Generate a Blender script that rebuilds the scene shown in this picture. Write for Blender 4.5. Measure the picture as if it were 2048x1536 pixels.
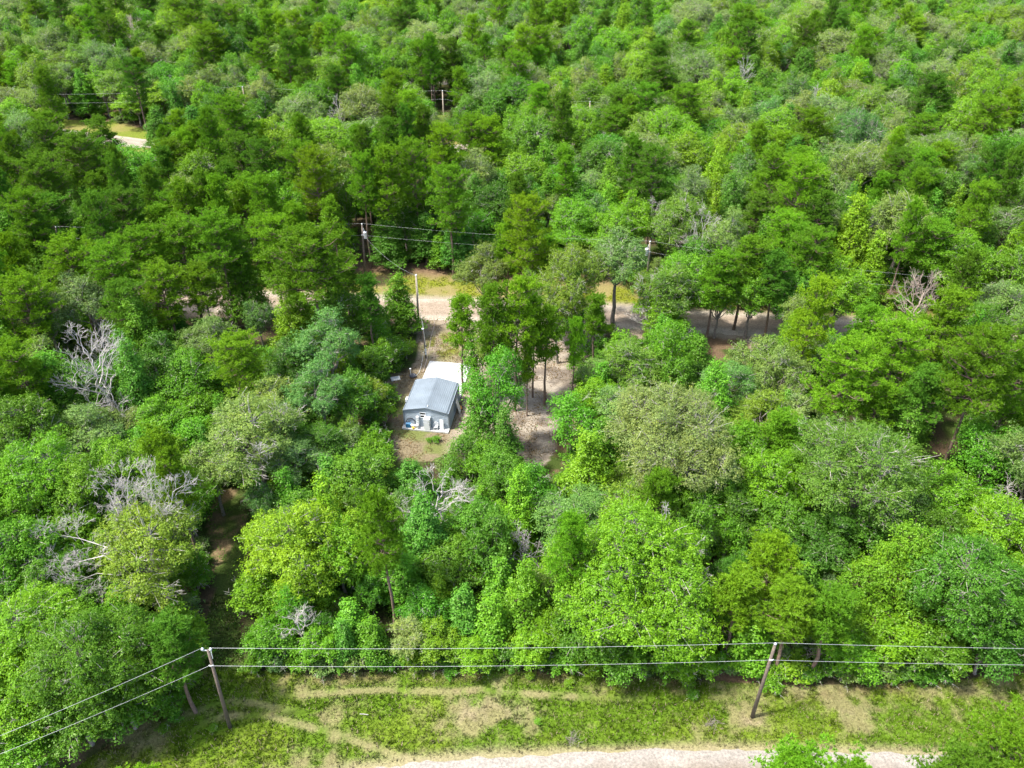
import bpy, math, random
import numpy as np
from mathutils import Vector, Matrix

for o in list(bpy.data.objects):
    bpy.data.objects.remove(o)
SC = bpy.context.scene
COL = SC.collection

# ------------------------------------------------------------------ camera
FPX, PITCH, H = 1657.0, math.radians(35.5), 65.0
SP, CP = math.sin(PITCH), math.cos(PITCH)
cam = bpy.data.cameras.new('camera')
cam.sensor_width = 36.0
cam.lens = 36.0 * FPX / 2048.0
cam.clip_start = 1.0
cam.clip_end = 6000.0
cam_o = bpy.data.objects.new('camera', cam)
COL.objects.link(cam_o)
cam_o.location = (0, 0, H)
cam_o.rotation_euler = (math.pi / 2 - PITCH, 0, 0)
SC.camera = cam_o

# ------------------------------------------------------------------ light
SUN_DIR = Vector((-5.2, -1.5, 10.0)).normalized()
SUN_EL = math.asin(SUN_DIR.z)
SUN_AZ = math.atan2(SUN_DIR.x, SUN_DIR.y)
W = bpy.data.worlds.new('World')
SC.world = W
W.use_nodes = True
nt = W.node_tree
sky = nt.nodes.new('ShaderNodeTexSky')
sky.sky_type = 'NISHITA'
sky.sun_disc = False
sky.sun_elevation = SUN_EL
sky.sun_rotation = SUN_AZ
sky.dust_density = 3.0
sky.air_density = 1.0
nt.links.new(sky.outputs[0], nt.nodes['Background'].inputs[0])
nt.nodes['Background'].inputs[1].default_value = 0.15
sun = bpy.data.lights.new('sun', 'SUN')
sun.energy = 3.0
sun.angle = math.radians(3.5)
sun.color = (1.0, 0.955, 0.88)
sun_o = bpy.data.objects.new('sun', sun)
COL.objects.link(sun_o)
sun_o.location = (0, 0, 90)
sun_o.rotation_euler = SUN_DIR.to_track_quat('Z', 'Y').to_euler()
SC.view_settings.view_transform = 'Standard'
SC.view_settings.look = 'None'
SC.view_settings.gamma = 1.0
SC.view_settings.exposure = 1.64
SC.view_settings.use_curve_mapping = False
SC.render.engine = 'CYCLES'
SC.cycles.max_bounces = 6
SC.cycles.diffuse_bounces = 4
SC.cycles.glossy_bounces = 2
SC.cycles.transmission_bounces = 3
SC.cycles.transparent_max_bounces = 4
SC.cycles.sample_clamp_indirect = 6.0


# ------------------------------------------------------------------ helpers
def at(px, py, z=0.0):
    """ground point (or point at height z) seen at a place of the 2048x1536 photograph"""
    u = (px - 1024) / FPX
    v = (py - 768) / FPX
    t = (H - z) / (SP + v * CP)
    return (u * t, (CP - v * SP) * t)


def depth_at(py, z=0.0):
    return (H - z) / (SP + (py - 768) / FPX * CP)


def project(X, Y, Z):
    dz = Y * CP + (H - Z) * SP
    return 1024 + X / dz * FPX, 768 + (-Y * SP + (H - Z) * CP) / dz * FPX, dz


def tag(o, label=None, cat=None, group=None, kind=None):
    if label:
        assert len(label.split()) <= 16, label
        o['label'] = label
    if cat:
        o['category'] = cat
    if group:
        o['group'] = group
    if kind:
        o['kind'] = kind
    return o


def mesh_from(name, verts, faces_idx, loop_tot, mat_list, smooth=False, mat_idx=None):
    """fast mesh: verts (n,3), faces flat index array and per-face loop totals"""
    me = bpy.data.meshes.new(name)
    verts = np.asarray(verts, dtype=np.float32)
    fi = np.asarray(faces_idx, dtype=np.int32).ravel()
    lt = np.asarray(loop_tot, dtype=np.int32)
    me.vertices.add(len(verts))
    me.vertices.foreach_set('co', verts.ravel())
    me.loops.add(len(fi))
    me.loops.foreach_set('vertex_index', fi)
    me.polygons.add(len(lt))
    ls = np.concatenate([[0], np.cumsum(lt)[:-1]]).astype(np.int32)
    me.polygons.foreach_set('loop_start', ls)
    me.polygons.foreach_set('loop_total', lt)
    if mat_idx is not None:
        me.polygons.foreach_set('material_index', np.asarray(mat_idx, dtype=np.int32))
    if smooth:
        me.polygons.foreach_set('use_smooth', np.ones(len(lt), dtype=bool))
    me.update(calc_edges=True)
    for m in (mat_list if isinstance(mat_list, (list, tuple)) else [mat_list]):
        me.materials.append(m)
    return me


def link(name, me, parent=None, loc=(0, 0, 0), rot=(0, 0, 0)):
    o = bpy.data.objects.new(name, me)
    COL.objects.link(o)
    o.location = loc
    o.rotation_euler = rot
    if parent:
        o.parent = parent
    return o


class MB:
    """mesh builder collecting boxes, tubes and sheets"""
    def __init__(self):
        self.v, self.f = [], []

    def box(self, c, s, rz=0.0, rx=0.0, ry=0.0):
        M = Matrix.Translation(c) @ Matrix.Rotation(rz, 4, 'Z') @ Matrix.Rotation(rx, 4, 'X') @ Matrix.Rotation(ry, 4, 'Y')
        b = len(self.v)
        for sx in (-.5, .5):
            for sy in (-.5, .5):
                for sz in (-.5, .5):
                    self.v.append(tuple(M @ Vector((sx * s[0], sy * s[1], sz * s[2]))))
        for q in ((0, 1, 3, 2), (4, 6, 7, 5), (0, 4, 5, 1), (2, 3, 7, 6), (0, 2, 6, 4), (1, 5, 7, 3)):
            self.f.append(tuple(b + i for i in q))
        return self

    def tube(self, pts, rad, n=8, cap=True):
        pts = [Vector(p) for p in pts]
        if not isinstance(rad, (list, tuple)):
            rad = [rad] * len(pts)
        b = len(self.v)
        for i, p in enumerate(pts):
            d = (pts[min(i + 1, len(pts) - 1)] - pts[max(i - 1, 0)]).normalized()
            a = d.cross(Vector((0, 0, 1)))
            if a.length < 1e-3:
                a = Vector((1, 0, 0))
            a.normalize()
            c = d.cross(a)
            for k in range(n):
                t = 2 * math.pi * k / n
                self.v.append(tuple(p + (a * math.cos(t) + c * math.sin(t)) * rad[i]))
        for i in range(len(pts) - 1):
            for k in range(n):
                k2 = (k + 1) % n
                self.f.append((b + i * n + k, b + i * n + k2, b + (i + 1) * n + k2, b + (i + 1) * n + k))
        if cap:
            self.f.append(tuple(b + k for k in range(n - 1, -1, -1)))
            self.f.append(tuple(b + (len(pts) - 1) * n + k for k in range(n)))
        return self

    def face(self, pts):
        b = len(self.v)
        self.v += [tuple(p) for p in pts]
        self.f.append(tuple(range(b, b + len(pts))))
        return self

    def build(self, name, mat, parent=None, loc=(0, 0, 0), rot=(0, 0, 0), smooth=False, bevel=0.0):
        me = bpy.data.meshes.new(name)
        me.from_pydata(self.v, [], self.f)
        me.materials.append(mat)
        if smooth:
            me.polygons.foreach_set('use_smooth', [True] * len(me.polygons))
        me.update()
        o = link(name, me, parent, loc, rot)
        if bevel:
            m = o.modifiers.new('bevel', 'BEVEL')
            m.width = bevel
            m.segments = 2
        return o


def empty(name, loc=(0, 0, 0), rz=0.0):
    o = bpy.data.objects.new(name, None)
    COL.objects.link(o)
    o.location = loc
    o.rotation_euler = (0, 0, rz)
    o.empty_display_size = 0.3
    return o


# value noise for ground cover patches
_g = np.random.RandomState(7).rand(256, 256)


def vnoise(x, y, sc, seed=0):
    x = np.asarray(x) / sc + seed * 17.3
    y = np.asarray(y) / sc + seed * 9.1
    xi, yi = np.floor(x).astype(int), np.floor(y).astype(int)
    fx, fy = x - xi, y - yi
    fx = fx * fx * (3 - 2 * fx)
    fy = fy * fy * (3 - 2 * fy)
    g = lambda a, b: _g[a % 256, b % 256]
    return (g(xi, yi) * (1 - fx) + g(xi + 1, yi) * fx) * (1 - fy) + (g(xi, yi + 1) * (1 - fx) + g(xi + 1, yi + 1) * fx) * fy


def fbm(x, y, sc, seed=0, octv=4):
    s, a, t = 0, 1.0, 0
    for i in range(octv):
        s = s + a * vnoise(x, y, sc / 2 ** i, seed + i)
        t += a
        a *= .55
    return s / t


def in_poly(x, y, poly):
    x, y = np.asarray(x, float), np.asarray(y, float)
    r = np.zeros(x.shape, bool)
    n = len(poly)
    j = n - 1
    for i in range(n):
        xi, yi = poly[i]
        xj, yj = poly[j]
        if yi != yj:
            c = ((yi > y) != (yj > y)) & (x < (xj - xi) * (y - yi) / (yj - yi) + xi)
            r ^= c
        j = i
    return r


def smooth01(x, a, b):
    t = np.clip((x - a) / (b - a), 0, 1)
    return t * t * (3 - 2 * t)


# ------------------------------------------------------------------ materials
def new_mat(name):
    m = bpy.data.materials.new(name)
    m.use_nodes = True
    return m, m.node_tree, m.node_tree.nodes['Principled BSDF']


def plain(name, col, rough=0.6, metal=0.0, var=0.12, scale=3.0, bump=0.0):
    m, t, p = new_mat(name)
    n = t.nodes.new('ShaderNodeTexNoise')
    n.inputs['Scale'].default_value = scale
    n.inputs['Detail'].default_value = 6
    tc = t.nodes.new('ShaderNodeTexCoord')
    t.links.new(tc.outputs['Object'], n.inputs['Vector'])
    r = t.nodes.new('ShaderNodeValToRGB')
    r.color_ramp.elements[0].position = .3
    r.color_ramp.elements[1].position = .75
    r.color_ramp.elements[0].color = tuple(c * (1 - var) for c in col) + (1,)
    r.color_ramp.elements[1].color = tuple(min(1, c * (1 + var)) for c in col) + (1,)
    t.links.new(n.outputs['Fac'], r.inputs[0])
    t.links.new(r.outputs[0], p.inputs['Base Color'])
    p.inputs['Roughness'].default_value = rough
    p.inputs['Metallic'].default_value = metal
    if bump:
        b = t.nodes.new('ShaderNodeBump')
        b.inputs['Strength'].default_value = bump
        t.links.new(n.outputs['Fac'], b.inputs['Height'])
        t.links.new(b.outputs[0], p.inputs['Normal'])
    return m


def leaf_mat(name, source='OBJECT', trans=0.34, gloss=0.018, yellow=(1.42, 1.25, .7)):
    """leaf colour = the plant's own tone, varied leaf by leaf"""
    m = bpy.data.materials.new(name)
    m.use_nodes = True
    t = m.node_tree
    t.nodes.clear()
    out = t.nodes.new('ShaderNodeOutputMaterial')
    if source == 'OBJECT':
        tone = t.nodes.new('ShaderNodeObjectInfo').outputs['Color']
    else:
        a = t.nodes.new('ShaderNodeAttribute')
        a.attribute_type = 'INSTANCER'
        a.attribute_name = 'tone'
        tone = a.outputs['Color']
    lv = t.nodes.new('ShaderNodeAttribute')
    lv.attribute_name = 'leafvar'
    ramp = t.nodes.new('ShaderNodeValToRGB')
    e = ramp.color_ramp.elements
    e[0].position, e[0].color = 0.0, (.52, .66, .55, 1)
    e[1].position, e[1].color = 1.0, (yellow[0], yellow[1], yellow[2], 1)
    k = e.new(.45)
    k.color = (.92, .95, .95, 1)
    k = e.new(.8)
    k.color = (1.15, 1.1, .85, 1)
    t.links.new(lv.outputs['Fac'], ramp.inputs[0])
    mx = t.nodes.new('ShaderNodeMixRGB')
    mx.blend_type = 'MULTIPLY'
    mx.inputs[0].default_value = 1
    t.links.new(tone, mx.inputs[1])
    t.links.new(ramp.outputs[0], mx.inputs[2])
    d = t.nodes.new('ShaderNodeBsdfDiffuse')
    t.links.new(mx.outputs[0], d.inputs[0])
    tr = t.nodes.new('ShaderNodeBsdfTranslucent')
    tm = t.nodes.new('ShaderNodeMixRGB')
    tm.blend_type = 'MULTIPLY'
    tm.inputs[0].default_value = 1
    tm.inputs[2].default_value = (1.5, 1.35, .45, 1)
    t.links.new(mx.outputs[0], tm.inputs[1])
    t.links.new(tm.outputs[0], tr.inputs[0])
    m1 = t.nodes.new('ShaderNodeMixShader')
    m1.inputs[0].default_value = trans
    t.links.new(d.outputs[0], m1.inputs[1])
    t.links.new(tr.outputs[0], m1.inputs[2])
    g = t.nodes.new('ShaderNodeBsdfGlossy')
    g.inputs['Roughness'].default_value = .42
    g.inputs['Color'].default_value = (.8, .9, .6, 1)
    m2 = t.nodes.new('ShaderNodeMixShader')
    m2.inputs[0].default_value = gloss
    t.links.new(m1.outputs[0], m2.inputs[1])
    t.links.new(g.outputs[0], m2.inputs[2])
    t.links.new(m2.outputs[0], out.inputs[0])
    return m


LEAF = leaf_mat('broad_leaf')
NEEDLE = leaf_mat('pine_needle', trans=.30, gloss=.01)
LEAF_I = leaf_mat('broad_leaf_wood', 'INSTANCER')
BARK_GREY = plain('grey_bark', (.22, .19, .16), .9, var=.4, scale=4)
BARK_PINE = plain('pine_bark', (.17, .115, .085), .9, var=.4, scale=4)
BARK_PALE = plain('pale_twig_bark', (.40, .37, .32), .85, var=.3, scale=4)
DEADWOOD = plain('weathered_dead_wood', (.40, .375, .345), .85, var=.22, scale=3)
DEADBROWN = plain('brown_dead_wood', (.36, .29, .23), .85, var=.25, scale=3)
CREO = plain('creosoted_pole_wood', (.125, .098, .078), .85, var=.35, scale=5, bump=.2)
GREYWOOD = plain('grey_weathered_pole_wood', (.30, .25, .19), .85, var=.25, scale=5)
WHITE = plain('white_enamel', (.60, .63, .645), .4, var=.04)
GALV = plain('galvanised_steel', (.55, .57, .60), .4, .5, var=.08)
WIRE = plain('aluminium_wire', (.42, .44, .43), .4, .2, var=.05)
BLACK = plain('black_plastic', (.03, .032, .04), .45, var=.2)
BLUE = plain('blue_plastic', (.02, .13, .26), .4, var=.15)
YELLOW = plain('yellow_plastic', (.75, .45, .03), .5, var=.1)
ORANGE = plain('orange_paint', (.60, .27, .06), .5, var=.2)
CONC = plain('pale_concrete', (.41, .42, .40), .85, var=.07, scale=.8)
CONC2 = plain('old_concrete_edge', (.42, .40, .37), .9, var=.2, scale=3)
SIDING = plain('blue_grey_painted_steel', (.33, .39, .44), .5, .1, var=.06, scale=1)
ROOFM = plain('grey_blue_roof_steel', (.165, .20, .23), .55, .05, var=.2, scale=.45)
TRIM = plain('grey_steel_trim', (.17, .20, .23), .5, .2, var=.05)
GLASS_DARK = plain('dark_window_glass', (.015, .015, .018), .15, var=.1)
BOARD = plain('pale_board', (.62, .60, .56), .8, var=.1)


def cover_mat(name):
    """ground: reflectance of what lies on it comes from the cover map, grain from noise"""
    m, t, p = new_mat(name)
    a = t.nodes.new('ShaderNodeAttribute')
    a.attribute_name = 'cover'
    tc = t.nodes.new('ShaderNodeTexCoord')
    n = t.nodes.new('ShaderNodeTexNoise')
    n.inputs['Scale'].default_value = 5.0
    n.inputs['Detail'].default_value = 10
    n.inputs['Roughness'].default_value = .75
    t.links.new(tc.outputs['Object'], n.inputs['Vector'])
    r = t.nodes.new('ShaderNodeValToRGB')
    r.color_ramp.elements[0].position = .30
    r.color_ramp.elements[0].color = (.33, .33, .32, 1)
    r.color_ramp.elements[1].position = .72
    r.color_ramp.elements[1].color = (1.12, 1.10, 1.07, 1)
    t.links.new(n.outputs['Fac'], r.inputs[0])
    mx = t.nodes.new('ShaderNodeMixRGB')
    mx.blend_type = 'MULTIPLY'
    mx.inputs[0].default_value = 1
    t.links.new(a.outputs['Color'], mx.inputs[1])
    t.links.new(r.outputs[0], mx.inputs[2])
    t.links.new(mx.outputs[0], p.inputs['Base Color'])
    p.inputs['Roughness'].default_value = .95
    p.inputs['Specular IOR Level'].default_value = .1
    b = t.nodes.new('ShaderNodeBump')
    b.inputs['Strength'].default_value = .5
    b.inputs['Distance'].default_value = .1
    t.links.new(n.outputs['Fac'], b.inputs['Height'])
    t.links.new(b.outputs[0], p.inputs['Normal'])
    return m


GROUND = cover_mat('ground_cover')
ROADM = cover_mat('sandy_road')


def attr_mat(name, rough=.8, trans=.25):
    m = bpy.data.materials.new(name)
    m.use_nodes = True
    t = m.node_tree
    t.nodes.clear()
    out = t.nodes.new('ShaderNodeOutputMaterial')
    a = t.nodes.new('ShaderNodeAttribute')
    a.attribute_name = 'cover'
    d = t.nodes.new('ShaderNodeBsdfDiffuse')
    tr = t.nodes.new('ShaderNodeBsdfTranslucent')
    t.links.new(a.outputs['Color'], d.inputs[0])
    t.links.new(a.outputs['Color'], tr.inputs[0])
    mx = t.nodes.new('ShaderNodeMixShader')
    mx.inputs[0].default_value = trans
    t.links.new(d.outputs[0], mx.inputs[1])
    t.links.new(tr.outputs[0], mx.inputs[2])
    t.links.new(mx.outputs[0], out.inputs[0])
    return m


GRASSM = attr_mat('grass_blades')

# ------------------------------------------------------------------ ground plan
P = lambda pts, z=0: [at(x, y, z) for x, y in pts]
# edges of the roadside verge (near side = open grass, far side = trees)
TREELINE = P([(-900, 1620), (60, 1600), (150, 1536), (235, 1478), (300, 1420), (352, 1370), (395, 1335), (405, 1290), (415, 1230),
              (430, 1180), (425, 1100), (412, 1030), (430, 985), (470, 975), (490, 1010), (500, 1080), (480, 1160), (478, 1230),
              (482, 1290), (500, 1342), (640, 1348), (800, 1343), (1000, 1338), (1200, 1352), (1400, 1362), (1600, 1372),
              (1800, 1368), (2048, 1350), (2300, 1340), (3200, 1330)])
VERGE = TREELINE + [(110, 20), (-110, 20)]
DARKPATH = P([(395, 1335), (405, 1290), (415, 1230), (430, 1180), (425, 1100), (412, 1030), (430, 985), (470, 975), (490, 1010),
              (500, 1080), (480, 1160), (478, 1230), (482, 1290), (500, 1342)])
ROAD1_N = [(-110, 24.0), (-40, 30.5), (-22, 35.0), (-14, 36.6), (-9, 37.4), (-4, 37.9), (4, 38.3), (16, 38.6), (30, 38.4), (60, 37.2), (110, 36)]
ROAD2 = [(-110, 116.5), (-60, 114.5), (-30, 112.3), (-13, 111), (0, 110), (14, 109.0), (30, 107.0), (48, 105.2), (110, 100)]
ROAD3 = P([(-600, 150), (-100, 240), (130, 268), (270, 286), (420, 290), (620, 284), (700, 287), (800, 294), (880, 300), (1400, 268), (1660, 310), (2500, 330)])
ROAD4 = P([(-400, 90), (200, 116), (450, 130), (620, 150), (770, 166), (1000, 160), (1500, 175), (2600, 180)])
CLEARING = P([(835, 668), (790, 655), (838, 610), (1000, 605), (1200, 625), (1230, 650), (1180, 700), (1160, 750), (1150, 790), (1115, 850),
              (1110, 905), (1080, 940), (1040, 925), (1000, 900), (900, 905), (860, 925), (800, 922), (782, 905), (785, 850),
              (796, 800), (770, 770), (775, 745), (815, 745), (836, 715)])
STRIP2 = P([(690, 575), (700, 520), (735, 515), (800, 532), (930, 545), (1000, 560), (1290, 560), (1290, 625), (1000, 600), (820, 598), (700, 590)])
CLEAR3 = P([(120, 258), (150, 238), (240, 246), (300, 260), (300, 300), (240, 300), (180, 285), (130, 275)])


def polyline_dist(x, y, line):
    d = np.full(np.shape(x), 1e9)
    for (x0, y0), (x1, y1) in zip(line[:-1], line[1:]):
        dx, dy = x1 - x0, y1 - y0
        t = np.clip(((x - x0) * dx + (y - y0) * dy) / (dx * dx + dy * dy), 0, 1)
        d = np.minimum(d, np.hypot(x - x0 - t * dx, y - y0 - t * dy))
    return d


TRACKS = [P([(300, 1475), (345, 1445), (375, 1432), (410, 1415), (450, 1405), (500, 1405), (560, 1418), (610, 1428)]),
          P([(380, 1470), (405, 1448), (440, 1434), (480, 1430), (540, 1432), (610, 1452), (680, 1470), (730, 1490), (800, 1512), (880, 1525)]),
          P([(560, 1392), (680, 1384), (760, 1380), (900, 1384), (960, 1380), (1040, 1388), (1300, 1400)])]
DRYSPOTS = [(1000, 1420, 80, .9), (880, 1395, 120, .6), (1650, 1400, 110, .9), (1720, 1440, 60, .5), (1990, 1370, 60, .7), (1380, 1360, 100, .6),
            (1250, 1345, 60, .8), (350, 1400, 60, .6), (240, 1440, 70, .7), (620, 1385, 90, .7), (700, 1500, 150, .55), (1880, 1400, 100, .5),
            (1510, 1440, 30, 1.0), (465, 1460, 26, .8), (1420, 1450, 60, .6), (300, 1470, 60, .6), (960, 1500, 120, .6), (440, 1270, 50, .9)]
GREENSPOTS = [(560, 1460, 110, .8), (900, 1470, 170, .8), (1250, 1480, 120, .9), (1600, 1440, 60, .6), (1800, 1480, 130, .9), (1400, 1400, 80, .5),
              (2000, 1440, 90, .8), (470, 1360, 70, .6)]

DRY = np.array([.205, .195, .085])
STRAW = np.array([.30, .25, .155])
GRN = np.array([.095, .175, .012])
YGRN = np.array([.135, .205, .018])
LITTER = np.array([.17, .115, .07])
DUFF = np.array([.065, .055, .03])
SANDC = np.array([.335, .28, .21])
PALES = np.array([.36, .315, .255])
MOSS = np.array([.055, .085, .018])


def cover(x, y):
    """reflectance of the ground and greenness (for blades) at points"""
    x, y = np.asarray(x, float), np.asarray(y, float)
    n1 = fbm(x, y, 3.0, 1)
    n2 = fbm(x, y, 9.0, 5)
    n3 = fbm(x, y, 1.1, 9)
    c = DUFF + (LITTER - DUFF) * smooth01(n2, .45, .7)[..., None]
    c = c + (MOSS - c) * smooth01(n1, .42, .62)[..., None]
    green = smooth01(n1, .4, .6) * .5
    # verge
    v = in_poly(x, y, VERGE)
    g = n1 * .50 + n3 * .70 + .085
    for (px, py, r, s) in DRYSPOTS:
        cx, cy = at(px, py)
        rr = r * depth_at(py) / FPX
        g = g - s * .30 * np.exp(-(((x - cx) / rr) ** 2 + ((y - cy) / (rr * .7)) ** 2))
    for (px, py, r, s) in GREENSPOTS:
        cx, cy = at(px, py)
        rr = r * depth_at(py) / FPX
        g = g + s * .22 * np.exp(-(((x - cx) / rr) ** 2 + ((y - cy) / (rr * .6)) ** 2))
    gg = smooth01(g, .34, .66)
    dryc = DRY + (STRAW - DRY) * smooth01(n3, .35, .7)[..., None]
    grc = GRN + (YGRN - GRN) * smooth01(fbm(x, y, 5, 21), .42, .68)[..., None]
    vc = dryc + (grc - dryc) * gg[..., None]
    # litter close under the treeline
    dl = polyline_dist(x, y, TREELINE)
    lit = np.clip(1 - dl / 1.6, 0, 1) * smooth01(n1, .50, .62)
    vc = vc + (LITTER * 1.2 - vc) * (lit * .8)[..., None]
    vc = vc * (.70 + .62 * fbm(x, y, .55, 87, 3))[..., None]
    for tr in TRACKS:
        d = polyline_dist(x, y, tr)
        w = (1 - smooth01(d, .14, .42 + .35 * n3)) * (.7 + .6 * n1)
        e_ = np.minimum(np.hypot(x - tr[0][0], y - tr[0][1]), np.hypot(x - tr[-1][0], y - tr[-1][1]))
        w = np.clip(w, 0, 1) * smooth01(e_, 0, 4.0) * (.05 + .6 * smooth01(n1, .42, .62)) * (.5 + .7 * n3)
        vc = vc + (STRAW * np.array([1.0, .95, .95]) - vc) * w[..., None]
        gg = gg * (1 - w)
    ry = np.interp(x, [p[0] for p in ROAD1_N], [p[1] for p in ROAD1_N])
    w = 1 - smooth01(y - ry, .0, .8 + n1 * .9)
    vc = vc + (STRAW * 1.1 - vc) * (w * .8)[..., None]
    gg = gg * (1 - w * .7)
    c = np.where(v[..., None], vc, c)
    dp = in_poly(x, y, DARKPATH)
    pc = MOSS * 1.3 + (LITTER * 1.25 - MOSS) * smooth01(n1, .52, .66)[..., None]
    c = np.where(dp[..., None], pc, c)
    green = np.where(v, gg, green)
    # strip of mown grass behind the middle road
    ry2 = np.interp(x, [p[0] for p in ROAD2], [p[1] for p in ROAD2])
    k = (y > ry2 + 2.0) & (y < ry2 + 14 + 3 * n2)
    g2 = smooth01(n1 * .8 + n3 * .4, .52, .72)
    sc = np.array([.26, .225, .09]) + (np.array([.19, .22, .022]) - np.array([.26, .225, .09])) * g2[..., None]
    far = smooth01(y - ry2, 9, 12.5)
    sc = sc + (LITTER * 1.2 - sc) * far[..., None]
    near = 1 - smooth01(y - ry2, 3.2, 5.2)
    sc = sc + (PALES - sc) * (near * .9)[..., None]
    c = np.where(k[..., None], sc, c)
    green = np.where(k, g2 * (1 - far), green)
    # south shoulder of the road
    k = (y <= ry2 - 1.8) & (y > ry2 - 6 - 2 * n2)
    sh = SANDC + (LITTER - SANDC) * smooth01(n1 + (ry2 - y) * .04, .55, .8)[..., None]
    c = np.where(k[..., None], sh * .9, c)
    # clearing
    k = in_poly(x, y, CLEARING)
    base = np.array([.255, .21, .145]) + (SANDC * .95 - np.array([.255, .21, .145])) * smooth01(n1, .35, .6)[..., None]
    # pale sandy drive, right of the slab
    w = smooth01(x, -8.3, -5.5) * smooth01(n3 + n1, .7, 1.05)
    base = base + (PALES - base) * w[..., None]
    # leaf litter blotches in the drive
    w = smooth01(fbm(x, y, 1.6, 31), .46, .62) * smooth01(x, -6, -2)
    base = base + (np.array([.14, .115, .095]) - base) * (w * .75)[..., None]
    # browner, grassier ground left of and in front of the shed
    w = (1 - smooth01(x, -9, -6.5)) * (1 - smooth01(y, 92, 97))
    fr = np.array([.20, .165, .10]) + (np.array([.12, .16, .03]) - np.array([.20, .165, .10])) * smooth01(n1, .46, .66)[..., None]
    base = base + (fr - base) * (w * .85)[..., None]
    # green-yellow lawn between slab and road
    cx, cy = at(890, 692)
    w = np.exp(-(((x - cx) / 3.2) ** 2 + ((y - cy) / 3.6) ** 2) ** 1.5) * smooth01(n3, .25, .5)
    cx, cy = at(838, 700)
    w = w * smooth01(np.abs(x - np.interp(y, [97, 110], [-11.2, -10.6])), .15, .4)
    base = base + (np.array([.17, .20, .02]) - base) * np.clip(w * 1.1, 0, 1)[..., None]
    c = np.where(k[..., None], base, c)
    green = np.where(k, w, green)
    # grass at the far clearing
    k = in_poly(x, y, CLEAR3) | (polyline_dist(x, y, ROAD3) < 9)
    sc3 = np.array([.25, .23, .075]) + (np.array([.17, .22, .03]) - np.array([.25, .23, .075])) * smooth01(n2, .4, .6)[..., None]
    c = np.where(k[..., None], sc3, c)
    k = polyline_dist(x, y, ROAD4) < 6
    c = np.where(k[..., None], sc3 * 1.1, c)
    return c, green


def grid_mesh(name, xs, ys, mat, z=0.0, bumpy=0.0, colf=None):
    X, Y = np.meshgrid(xs, ys)
    Z = np.full(X.shape, z) + (fbm(X, Y, 2.5, 41) - .5) * bumpy
    nx, ny = len(xs), len(ys)
    verts = np.stack([X, Y, Z], -1).reshape(-1, 3)
    i = np.arange(nx - 1)[None, :] + np.arange(ny - 1)[:, None] * nx
    q = np.stack([i, i + 1, i + 1 + nx, i + nx], -1).reshape(-1, 4)
    me = mesh_from(name, verts, q, np.full(len(q), 4), mat, smooth=True)
    c = (colf or (lambda a, b: cover(a, b)[0]))(X, Y).reshape(-1, 3)
    a = me.attributes.new('cover', 'FLOAT_COLOR', 'POINT')
    a.data.foreach_set('color', np.concatenate([c, np.ones((len(c), 1))], 1).astype(np.float32).ravel())
    return me


g1 = link('ground', grid_mesh('ground', np.linspace(-1500, 1500, 260), np.linspace(-1400, 2600, 300), GROUND, z=-.14,
                              colf=lambda a, b: np.broadcast_to(DUFF * .8 + MOSS * .3, a.shape + (3,))))
tag(g1, kind='structure')
g2 = link('forest_floor', grid_mesh('forest_floor', np.linspace(-240, 240, 420), np.linspace(100, 340, 300), GROUND, z=-.06))
tag(g2, kind='structure')
g3 = link('grass_verge_ground', grid_mesh('grass_verge_ground', np.arange(-64, 64, .22), np.arange(20, 54, .18), GROUND, z=0, bumpy=.05))
tag(g3, kind='structure')
g4 = link('clearing_ground', grid_mesh('clearing_ground', np.arange(-110, 110, .45), np.arange(54, 132, .35), GROUND, z=0, bumpy=.06))
tag(g4, kind='structure')


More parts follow.
